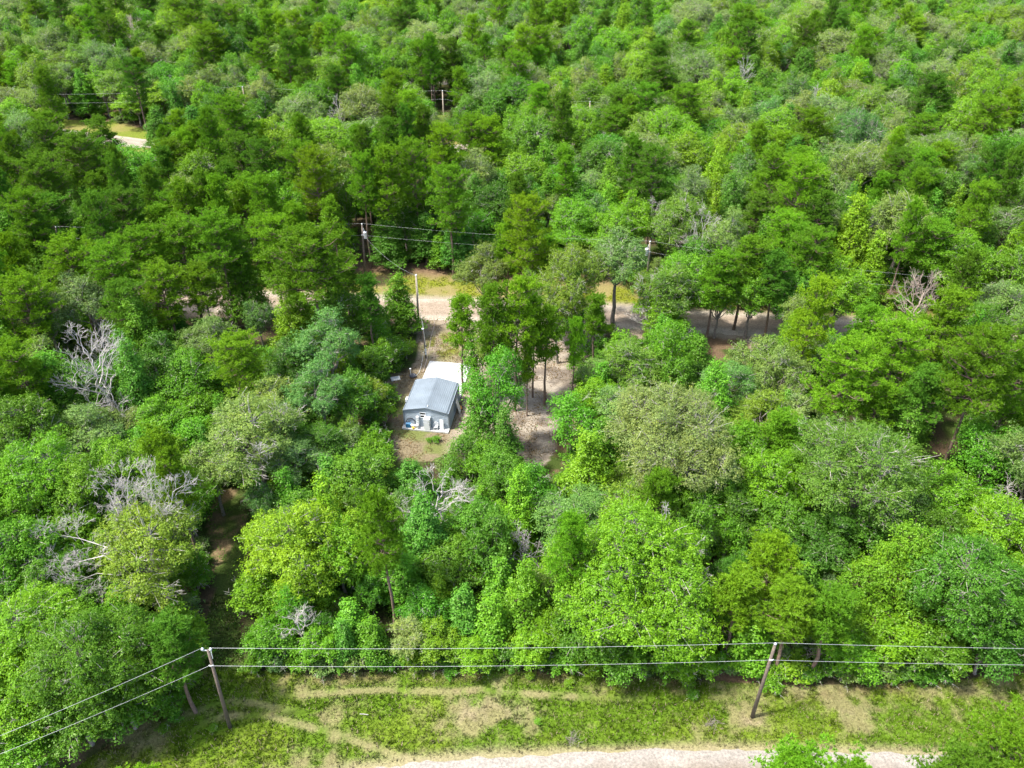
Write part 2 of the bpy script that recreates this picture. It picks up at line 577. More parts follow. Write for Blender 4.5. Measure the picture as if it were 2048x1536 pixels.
def ribbon(name, line, w, z, colf, step=.5, jit=.35, seed=3, cross=13):
    """unpaved road: sheet with ragged edges and shallow ruts"""
    P_ = np.array(line, float)
    seg = np.hypot(*(P_[1:] - P_[:-1]).T)
    s = np.concatenate([[0], np.cumsum(seg)])
    n = int(s[-1] / step)
    t = np.linspace(0, s[-1], n)
    x = np.interp(t, s, P_[:, 0])
    y = np.interp(t, s, P_[:, 1])
    k = max(3, int(9 / step))
    ker = np.ones(k) / k
    x2 = np.convolve(np.pad(x, k, mode='edge'), ker, 'same')[k:-k]
    y2 = np.convolve(np.pad(y, k, mode='edge'), ker, 'same')[k:-k]
    dx, dy = np.gradient(x2), np.gradient(y2)
    L = np.hypot(dx, dy)
    nx, ny = -dy / L, dx / L
    ul = w / 2 + (fbm(t, t * 0 + 3, 1.6, seed) - .5) * jit * 2 + (vnoise(t, t * 0, .5, seed) - .5) * jit * .6
    ur = w / 2 + (fbm(t, t * 0 + 9, 1.6, seed + 4) - .5) * jit * 2 + (vnoise(t, t * 0, .5, seed + 2) - .5) * jit * .6
    U = np.linspace(-1, 1, cross)
    off = np.where(U[None, :] < 0, U[None, :] * ur[:, None], U[None, :] * ul[:, None])
    X = x2[:, None] + nx[:, None] * off
    Y = y2[:, None] + ny[:, None] * off
    rut = -.035 * (np.exp(-((np.abs(U) - .38) / .12) ** 2)) + .0
    Z = z + rut[None, :] + (fbm(X, Y, 1.3, 2) - .5) * .03 + .05 * (1 - np.abs(U[None, :]) ** 6)
    Z[:, 0] = z - .06
    Z[:, -1] = z - .06
    verts = np.stack([X, Y, Z], -1).reshape(-1, 3)
    m = cross
    i = np.arange(m - 1)[None, :] + np.arange(n - 1)[:, None] * m
    q = np.stack([i, i + m, i + m + 1, i + 1], -1).reshape(-1, 4)[:, ::-1]
    me = mesh_from(name, verts, q, np.full(len(q), 4), ROADM, smooth=True)
    c = colf(X, Y, np.broadcast_to(np.abs(U)[None, :], X.shape)).reshape(-1, 3)
    a = me.attributes.new('cover', 'FLOAT_COLOR', 'POINT')
    a.data.foreach_set('color', np.concatenate([c, np.ones((len(c), 1))], 1).astype(np.float32).ravel())
    return tag(link(name, me), kind='structure')


def road_col(mid, edge):
    def f(X, Y, U):
        n = fbm(X, Y, 3.0, 12)
        w = smooth01(U + (n - .5) * .5, .45, .75)
        c = mid + (edge - mid) * w[..., None]
        rut = np.exp(-((U - .38) / .10) ** 2) * .18
        c = c * (1 - rut[..., None])
        return c * (.88 + .24 * fbm(X, Y, 1.0, 15))[..., None]
    return f


ribbon('gravel_road', [(a, b - 3.3) for a, b in ROAD1_N], 6.6, .05, road_col(np.array([.265, .225, .185]), np.array([.35, .325, .29])), step=.3, jit=.35)
ribbon('dirt_road', ROAD2, 6.6, .06, road_col(np.array([.35, .285, .22]), np.array([.42, .37, .30])), step=.5, jit=.5, seed=8)
ribbon('far_dirt_road', ROAD3, 5.6, .04, road_col(np.array([.38, .33, .27]), np.array([.42, .38, .31])), step=1.0, jit=.5, seed=18)
ribbon('distant_dirt_road', ROAD4, 6.0, .04, road_col(np.array([.38, .33, .27]), np.array([.42, .38, .31])), step=1.5, jit=.5, seed=28)


# ------------------------------------------------------------------ plant prototypes
def unit(v):
    return v / np.maximum(np.linalg.norm(v, axis=-1, keepdims=True), 1e-9)


def tubes(segs, n=4):
    """segs (m,8): p0 p1 r0 r1 -> verts, quads"""
    S = np.asarray(segs, float)
    p0, p1, r0, r1 = S[:, 0:3], S[:, 3:6], S[:, 6], S[:, 7]
    d = unit(p1 - p0)
    ref = np.where(np.abs(d[:, 2:3]) > .9, np.array([[1., 0, 0]]), np.array([[0, 0, 1.]]))
    a = unit(np.cross(d, ref))
    b = np.cross(d, a)
    th = np.arange(n) * 2 * math.pi / n
    ring = a[:, None, :] * np.cos(th)[None, :, None] + b[:, None, :] * np.sin(th)[None, :, None]
    v0 = p0[:, None, :] + ring * r0[:, None, None]
    v1 = p1[:, None, :] + ring * r1[:, None, None]
    V = np.concatenate([v0, v1], 1).reshape(-1, 3)
    base = np.arange(len(S))[:, None] * 2 * n
    k = np.arange(n)
    k2 = (k + 1) % n
    q = np.stack([base + k, base + k2, base + n + k2, base + n + k], -1).reshape(-1, 4)
    return V, q


def tube_mesh(name, groups, mats):
    """groups: list of (segs, nsides, mat index)"""
    V, Q, MI, off = [], [], [], 0
    for segs, n, mi in groups:
        if not len(segs):
            continue
        v, q = tubes(segs, n)
        V.append(v)
        Q.append(q + off)
        MI.append(np.full(len(q), mi))
        off += len(v)
    V, Q, MI = np.concatenate(V), np.concatenate(Q), np.concatenate(MI)
    return mesh_from(name, V, Q, np.full(len(Q), 4), mats, smooth=True, mat_idx=MI)


def leaf_mesh(name, C, N, size, var, rng, mat, aspect=.62, tri=False, direction=None):
    """diamond leaves at C with normals N"""
    n = len(C)
    N = unit(N)
    if direction is None:
        t = unit(np.cross(N, rng.normal(size=(n, 3))))
    else:
        t = unit(direction)
    b = np.cross(N, t) if direction is None else unit(np.cross(t, rng.normal(size=(n, 3))))
    s = (size * (.7 + .6 * rng.rand(n)))[:, None] if np.isscalar(size) else size[:, None]
    if tri:
        V = np.stack([C - b * s * aspect, C + b * s * aspect, C + t * s], 1).reshape(-1, 3)
        q = np.arange(n * 3).reshape(n, 3)
        lt = np.full(n, 3)
    else:
        V = np.stack([C - t * s * .5, C + b * s * aspect * .5 + N * s * .06, C + t * s * .5, C - b * s * aspect * .5 + N * s * .06], 1).reshape(-1, 3)
        q = np.arange(n * 4).reshape(n, 4)
        lt = np.full(n, 4)
    me = mesh_from(name, V, q, lt, mat)
    a = me.attributes.new('leafvar', 'FLOAT', 'FACE')
    a.data.foreach_set('value', np.clip(var, 0, 1).astype(np.float32))
    return me


def limb(p0, p1, r0, r1, rng, n=4, sag=.15, wob=.08):
    p0, p1 = np.array(p0, float), np.array(p1, float)
    L = np.linalg.norm(p1 - p0)
    ts = np.linspace(0, 1, n + 1)
    pts = p0 + (p1 - p0) * ts[:, None]
    pts[:, 2] += np.sin(ts * math.pi) * L * sag
    pts[1:-1] += rng.normal(size=(n - 1, 3)) * L * wob
    r = r0 + (r1 - r0) * ts
    return [list(pts[i]) + list(pts[i + 1]) + [r[i], r[i + 1]] for i in range(n)], pts


def twig_fan(p, d, L, r, depth, rng, out, spread=.6, up=.1):
    """recursive bare branches"""
    d = np.asarray(d, float)
    q = p + d * L
    mid = (p + q) / 2 + rng.normal(size=3) * L * .08
    out.append(list(p) + list(mid) + [r, r * .85])
    out.append(list(mid) + list(q) + [r * .85, r * .7])
    if depth == 0:
        return
    k = rng.randint(2, 4)
    for i in range(k):
        nd = d + rng.normal(size=3) * spread
        nd[2] += up
        nd = nd / np.linalg.norm(nd)
        s = p + (q - p) * (.55 + .45 * rng.rand()) if i else q
        twig_fan(s, nd, L * (.6 + .25 * rng.rand()), max(r * .62, .011), depth - 1, rng, out, spread, up)


def broadleaf(name, seed, R, HT, kind='round', leaf=.2, clump=.42, per=11, flat=.5, dens=1.0, bare=.03, crown_frac=.62,
              lobes=None, bark=None, twigs=True, sub=6):
    """tree with trunk, limbs to leafy lobes, and leaf clumps over the lobes; returns (trunk mesh, crown mesh)"""
    rng = np.random.RandomState(seed)
    bark = bark or BARK_GREY
    rz = HT * crown_frac / 2
    zc = HT - rz * 1.05
    LB = []
    if kind == 'cone':
        n = lobes or int(14 + R * 3)
        for i in range(n):
            t = (i + .5) / n
            z = HT * (1 - crown_frac) + HT * crown_frac * t * .95
            rr = R * (1 - t) ** .75
            a = i * 2.4 + rng.rand() * .8
            lr = R * (.26 + .30 * (1 - t)) * (.8 + .4 * rng.rand())
            o = max(rr - lr * .75, 0) * (.7 + .45 * rng.rand())
            LB.append([math.cos(a) * o, math.sin(a) * o, z, lr])
    else:
        n = lobes or int(8 + R * 1.9)
        g = math.pi * (3 - math.sqrt(5))
        ph = rng.rand(3) * 6.28
        for i in range(n):
            z = 1 - (i + .5) / n * 1.55
            rr = math.sqrt(max(0, 1 - z * z))
            a = g * i + rng.rand() * 1.1
            k = (.50 + .26 * rng.rand()) * (1 + .22 * math.sin(a * 2 + ph[0]) + .12 * math.sin(a * 3 + ph[1]))
            if kind == 'open':
                k *= 1.10
            lr = R * (.24 + .24 * rng.rand()) * (.92 if kind == 'open' else 1.05)
            LB.append([math.cos(a) * rr * R * k, math.sin(a) * rr * R * k, zc + z * rz * (.50 + .34 * rng.rand()), lr])
    LB = np.array(LB)
    zs = min(1.0, rz / R) ** .5
    # each limb's lobe breaks up into smaller leafy knobs
    SB = []
    for i, (x, y, z, r) in enumerate(LB):
        ns = int(sub + rng.randint(0, 3))
        for k in range(ns):
            d = unit(rng.normal(size=3) + np.array([x, y, max(0, z - zc)]) / R * .8)
            if d[2] < -.5:
                d[2] *= -.6
            sr = r * (.28 + .34 * rng.rand())
            q = np.array([x, y, z]) + d * np.array([r, r, r * zs]) * (.50 + .62 * rng.rand())
            SB.append([q[0], q[1], q[2], sr, i])
        SB.append([x, y, z, r * .58, i])
    SB = np.array(SB)
    clumps = []
    for i, (x, y, z, r, li) in enumerate(SB):
        m = max(3, int(dens * 4 * math.pi * r * r / (clump * clump * 1.35)))
        d = unit(rng.normal(size=(m * 3, 3)))
        d = d[(d[:, 2] > -.5)][:m]
        p = np.array([x, y, z]) + d * np.array([r, r, r * zs * .95]) * (.72 + .48 * rng.rand(len(d)))[:, None]
        dd = np.linalg.norm((p[:, None, :] - SB[None, :, :3]) / [1, 1, zs], axis=2) / SB[None, :, 3]
        dd[:, i] = 9
        keep = (dd > .80).all(1) & (p[:, 2] > HT * .05)
        inner = ~keep & (rng.rand(len(p)) < .08)
        outl = keep & (rng.rand(len(p)) < .17)
        p[outl] += (d[outl] * [1, 1, .6] + [0, 0, .35]) * (.25 + .5 * rng.rand(outl.sum(), 1)) * (.5 + .12 * R)
        keep |= inner
        p, d = p[keep], d[keep]
        clumps.append(np.concatenate([p, d, np.full((len(p), 1), li), np.full((len(p), 1), i)], 1))
    CL = np.concatenate(clumps)
    is_bare = rng.rand(len(CL)) < bare
    twigseg = []
    for c in CL[is_bare]:
        q_ = c[:3] - c[3:6] * .5
        lb_ = LB[int(c[6]), :3]
        twigseg.append(list(lb_) + list(q_) + [.03, .02])
        twig_fan(q_, c[3:6], .38 + .3 * rng.rand(), .02, 2, rng, twigseg, .55, .1)
    L = CL[~is_bare]
    nl = rng.poisson(per, len(L))
    idx = np.repeat(np.arange(len(L)), nl)
    cs = clump * (.5 + 1.0 * rng.rand(len(L)))
    off = rng.normal(size=(len(idx), 3)) * .42
    if kind == 'layer':
        off[:, 2] = off[:, 2] * .35 - .35 * (np.hypot(off[:, 0], off[:, 1])) ** 2
    else:
        off[:, 2] *= flat
    C = L[idx, :3] + off * cs[idx][:, None]
    N = unit(off) * .55 + L[idx, 3:6] * .25 + np.array([0, 0, .7]) + rng.normal(size=(len(idx), 3)) * .32
    lobev = rng.rand(len(SB))[L[idx, 7].astype(int)]
    var = .38 * rng.rand(len(L))[idx] ** 1.3 + .38 * rng.rand(len(idx)) + .30 * lobev - .02
    crown = leaf_mesh(name + '_crown', C, N, leaf, var, rng, LEAF)
    # wood
    tr = max(.05, R * .038 + HT * .008)
    fork = HT * (1 - crown_frac) * 1.0 + rz * .15
    big, small = [], []
    lean = rng.normal(size=2) * .03 * HT
    s, _ = limb((0, 0, -.25), (lean[0], lean[1], fork), tr * 1.25, tr * .75, rng, 4, 0, .02)
    big += s
    if kind == 'cone':
        s, _ = limb((lean[0], lean[1], fork), (0, 0, HT * .93), tr * .75, .03, rng, 5, 0, .015)
        big += s
    for i, (x, y, z, r) in enumerate(LB):
        st = np.array([lean[0], lean[1], fork]) if kind != 'cone' else np.array([0, 0, max(fork * .8, z - r * .9)])
        s, pts = limb(st, (x, y, z), tr * .42, tr * .14 + .01, rng, 4, .05, .07)
        big += s
        ids = np.where(CL[:, 6] == i)[0]
        if twigs and len(ids):
            for j in ids[rng.permutation(len(ids))[:max(4, len(ids) // 7)]]:
                s, _ = limb((x, y, z), CL[j, :3], .02 + tr * .08, .012, rng, 2, .06, .08)
                small += s
    trunk = tube_mesh(name + '_trunk', [(big, 6, 0), (small, 3, 1), (twigseg, 3, 1)], [bark, BARK_PALE if bark is BARK_GREY else bark])
    return trunk, crown


def pine(name, seed, R, HT, frac=.5, tuft=.23, per=13):
    rng = np.random.RandomState(seed)
    z0 = HT * (1 - frac)
    big, small = [], []
    tr = .05 + HT * .0095
    lean = rng.normal(size=2) * .02 * HT
    ts = np.linspace(0, 1, 8)
    tp = np.stack([lean[0] * ts ** 2, lean[1] * ts ** 2, -.3 + (HT * .97 + .3) * ts], 1)
    tp[1:-1, :2] += rng.normal(size=(6, 2)) * .06
    rr = tr * (1 - ts * .86)
    big += [list(tp[i]) + list(tp[i + 1]) + [rr[i], rr[i + 1]] for i in range(7)]
    axis = lambda z: np.array([np.interp(z, tp[:, 2], tp[:, 0]), np.interp(z, tp[:, 2], tp[:, 1]), z])
    # stubs of dead branches low on the stem
    for i in range(7):
        z = HT * (.25 + .3 * rng.rand())
        a = rng.rand() * 6.28
        s, _ = limb(axis(z), axis(z) + np.array([math.cos(a), math.sin(a), .1]) * (.5 + rng.rand()), .03, .012, rng, 2, 0, .1)
        small += s
    poofs = []
    nb = int(26 + HT * 1.2)
    for i in range(nb):
        t = ((i + rng.rand()) / nb) ** .9
        z = z0 + (HT - z0) * t * .96
        prof = (math.sin(min(1, t * 1.15 + .22) * math.pi) ** .6 if t < .68 else max(.16, (1 - (t - .68) / .38)) ** .8 * .93)
        if t < .2:
            prof *= .55 + rng.rand() * .45
        Lb = R * prof * (.72 + .42 * rng.rand())
        a = i * 2.4 + rng.rand() * .9
        up = -.15 + .60 * t + .55 * rng.rand()
        d = np.array([math.cos(a), math.sin(a), up])
        s, pts = limb(axis(z), axis(z) + d * Lb, .025 + .018 * Lb, .015, rng, 3, -.06, .04)
        (big if Lb > 1.2 else small).extend(s)
        m = int(3 + Lb * 4.6)
        side = np.array([-math.sin(a), math.cos(a), 0])
        for j in range(m):
            q = .32 + .70 * (j + .5) / m
            w = (rng.rand() - .5) * 1.5 * Lb * .42 * (1.25 - q * .55)
            base = axis(z) + d * Lb * q
            tip = base + side * w + d * abs(w) * .35 + np.array([0, 0, .05 + .62 * rng.rand() ** 1.5])
            if abs(w) > .25:
                small.append(list(base - [0, 0, .03]) + list(tip) + [.018, .01])
            poofs.append(list(tip) + [.85 + .5 * rng.rand(), rng.rand()])
    for j in range(int(R * R * 14)):
        t = rng.rand() ** .8
        z = z0 + (HT - z0) * t * .97
        prof = (math.sin(min(1, t * 1.15 + .22) * math.pi) ** .6 if t < .68 else max(.16, (1 - (t - .68) / .38)) ** .8 * .93)
        a = rng.rand() * 6.283
        lob = .80 + .22 * math.sin(a * 3 + z * 1.7 + seed)
        p_ = axis(z) + np.array([math.cos(a), math.sin(a), 0]) * R * prof * lob * (.55 + .42 * rng.rand())
        poofs.append(list(p_) + [.75 + .5 * rng.rand(), rng.rand()])
        if rng.rand() < .35:
            small.append(list(axis(z - .3)) + list(p_) + [.02, .01])
    for j in range(10):
        poofs.append([tp[-1][0] + rng.normal() * .22, tp[-1][1] + rng.normal() * .22, HT - .7 * rng.rand(), .9, rng.rand()])
    Pf = np.array(poofs)
    k = 6
    tc = np.repeat(Pf, k, axis=0)
    o = unit(rng.normal(size=(len(tc), 3))) * (.36 * tc[:, 3:4]) * rng.rand(len(tc), 1) ** .4
    o[:, 2] = o[:, 2] * .75 + .08
    T = tc[:, :3] + o
    idx = np.repeat(np.arange(len(T)), per)
    dr = unit(rng.normal(size=(len(idx), 3)) + unit(o)[idx] * .8 + np.array([0, 0, .55]))
    var = .30 * tc[idx, 4] + .5 * rng.rand(len(idx)) + .08
    crown = leaf_mesh(name + '_crown', T[idx], dr, tuft, var, rng, NEEDLE, aspect=.13, tri=True, direction=dr)
    trunk = tube_mesh(name + '_trunk', [(big, 7, 0), (small, 3, 0)], [BARK_PINE])
    return trunk, crown


def deadtree(name, seed, R, HT, mat, depth=5, spread=.5, fork=.35):
    rng = np.random.RandomState(seed)
    seg = []
    tr = .06 + HT * .012
    s, pts = limb((0, 0, -.2), (rng.normal() * .3, rng.normal() * .3, HT * fork), tr, tr * .8, rng, 3, 0, .03)
    seg += s
    top = pts[-1]
    ax, _ = limb(top, (top[0] + rng.normal() * .5, top[1] + rng.normal() * .5, HT * .8), tr * .75, tr * .3, rng, 4, 0, .05)
    seg += ax
    out = []
    nb = 9
    for i in range(nb):
        t = i / (nb - 1)
        z = HT * (fork + (.8 - fork) * t)
        a = i * 2.4 + rng.rand()
        el = .35 + .7 * t + .2 * rng.rand()
        d = np.array([math.cos(a) * math.cos(el), math.sin(a) * math.cos(el), math.sin(el)])
        p = np.array(ax[min(3, int(t * 4))][:3])
        p = top + (np.array(ax[-1][3:6]) - top) * t
        twig_fan(p, d, R * (.42 - .12 * t), tr * .42, depth, rng, out, spread, .12)
    return tube_mesh(name, [(seg, 7, 0), (out, 3, 0)], [mat])


PROTO = {}


def add_proto(kind, sizecls, R, HT, trunk, crown):
    PROTO.setdefault(kind, []).append((R, HT, trunk, crown))


# oaks: irregular, grey-green, pale bare twigs; hardwood: dense; sweetgum: cone of bright clusters; elm: layered sprays
for i, (R, HT) in enumerate([(2.6, 9), (3.6, 12), (3.8, 13), (4.6, 13), (6.4, 14.5), (6.6, 15)]):
    add_proto('oak', 0, R, HT, *broadleaf('oak%d' % i, 11 + i, R, HT, 'open', leaf=.165, clump=.40, per=14, flat=.6, dens=.98, bare=.022, crown_frac=.62))
for i, (R, HT) in enumerate([(2.2, 7), (3.0, 9), (3.4, 11), (4.2, 11.5), (5.6, 13), (7.2, 14)]):
    add_proto('hardwood', 0, R, HT, *broadleaf('hardwood%d' % i, 31 + i, R, HT, 'round', leaf=.175, clump=.40, per=16, flat=.55, dens=1.0, bare=.005, crown_frac=.78))
for i, (R, HT) in enumerate([(1.8, 8), (2.4, 10), (2.9, 12), (3.6, 12), (5.2, 12)]):
    add_proto('sweetgum', 0, R, HT, *broadleaf('sweetgum%d' % i, 51 + i, R, HT, 'cone', leaf=.205, clump=.42, per=13, flat=.7, dens=.95, bare=.002, crown_frac=.85, bark=BARK_PINE))
for i, (R, HT) in enumerate([(2.4, 8), (3.2, 11), (4.0, 12)]):
    add_proto('elm', 0, R, HT, *broadleaf('elm%d' % i, 71 + i, R, HT, 'layer', leaf=.2, clump=.75, per=20, flat=.3, dens=1.5, bare=.008, crown_frac=.75))
for i, (R, HT, fr) in enumerate([(1.7, 12, .5), (2.6, 16, .52), (3.2, 18, .55), (3.0, 17, .46), (4.0, 20, .56), (4.6, 20, .46)]):
    add_proto('pine', 0, R, HT, *pine('pine%d' % i, 91 + i, R, HT, fr))
for i, (R, HT) in enumerate([(1.1, 2.0), (1.5, 3.0), (1.9, 3.6), (2.3, 5.0), (1.2, 3.4)]):
    add_proto('shrub', 0, R, HT, *broadleaf('shrub%d' % i, 121 + i, R, HT, 'round' if i < 4 else 'cone', leaf=.19, clump=.36, per=11, flat=.7, dens=1.0, bare=.012, crown_frac=.95, lobes=5))
DEADM = [deadtree('dead_a', 5, 4.4, 9.5, DEADWOOD, 5, .55), deadtree('dead_b', 6, 3.2, 9, DEADWOOD, 4, .45),
         deadtree('dead_c', 8, 4.6, 15, DEADBROWN, 5, .42, .5), deadtree('dead_d', 9, 2.6, 5.5, DEADWOOD, 4, .7, .3)]

TONES = {
    'pine': {'olive': (.145, .262, .012), 'dark': (.105, .205, .014), 'bright': (.170, .300, .012), 'yellow-green': (.195, .310, .013)},
    'oak': {'grey-green': (.150, .235, .042), 'dusty': (.18, .255, .060), 'olive': (.145, .24, .020), 'blue-green': (.105, .215, .036)},
    'hardwood': {'deep green': (.088, .205, .012), 'dark': (.066, .160, .011), 'fresh green': (.120, .265, .010), 'yellow-green': (.155, .285, .012)},
    'sweetgum': {'bright green': (.112, .270, .014), 'lime': (.165, .310, .012), 'rich green': (.090, .225, .018)},
    'elm': {'vivid green': (.098, .255, .012), 'green': (.085, .215, .016)},
    'shrub': {'green': (.100, .235, .012), 'lime': (.150, .285, .013), 'dark': (.070, .175, .012), 'grey-green': (.135, .21, .040)},
}
NAMES = {'pine': ('pine_tree', 'pine', 'tree'), 'oak': ('oak_tree', 'oak', 'tree'), 'hardwood': ('hardwood_tree', 'round leafy tree', 'tree'),
         'sweetgum': ('sweetgum_tree', 'pointed leafy tree', 'tree'), 'elm': ('elm_tree', 'feathery spreading tree', 'tree'),
         'shrub': ('shrub', 'leafy shrub', 'shrub')}
RECS = []
RNG = random.Random(4)


def plant(kind, tone, X, Y, R, HT, hero=False, label=None, lean=None):
    pr = PROTO[kind]
    best = sorted(pr, key=lambda p: abs(math.log(p[0] / R)) + .5 * abs(math.log(p[1] / HT)) + RNG.random() * .12)[0]
    k = math.log(R / best[0])
    sxy = R / best[0]
    sz = HT / best[1]
    sz = min(max(sz, sxy * .72), sxy * 1.45) if kind != 'shrub' else sz
    nm = NAMES[kind][0]
    root = empty(nm, (X, Y, 0), RNG.random() * 6.283)
    if lean:
        root.rotation_euler = (lean[0], lean[1], 0)
    root.scale = (sxy, sxy, sz)
    c = TONES[kind][tone]
    j = 1 + RNG.uniform(-.16, .16)
    hshift = RNG.uniform(-.14, .14)
    col = (c[0] * j * (1 + hshift) * (.84 if kind == 'pine' else .96), c[1] * j, c[2] * j * (1 - hshift) * 1.3, 1)
    t = bpy.data.objects.new('trunk' if kind != 'shrub' else 'stems', best[2])
    f = bpy.data.objects.new('crown' if kind != 'shrub' else 'foliage', best[3])
    f.color = col
    for o in (t, f):
        COL.objects.link(o)
        o.parent = root
    px, py, _ = project(X, Y, best[1] * sz * .65)
    RECS.append(dict(kind=kind, tone=tone, o=root, X=X, Y=Y, R=R, H=best[1] * sz, px=px, py=py, label=label))
    return root


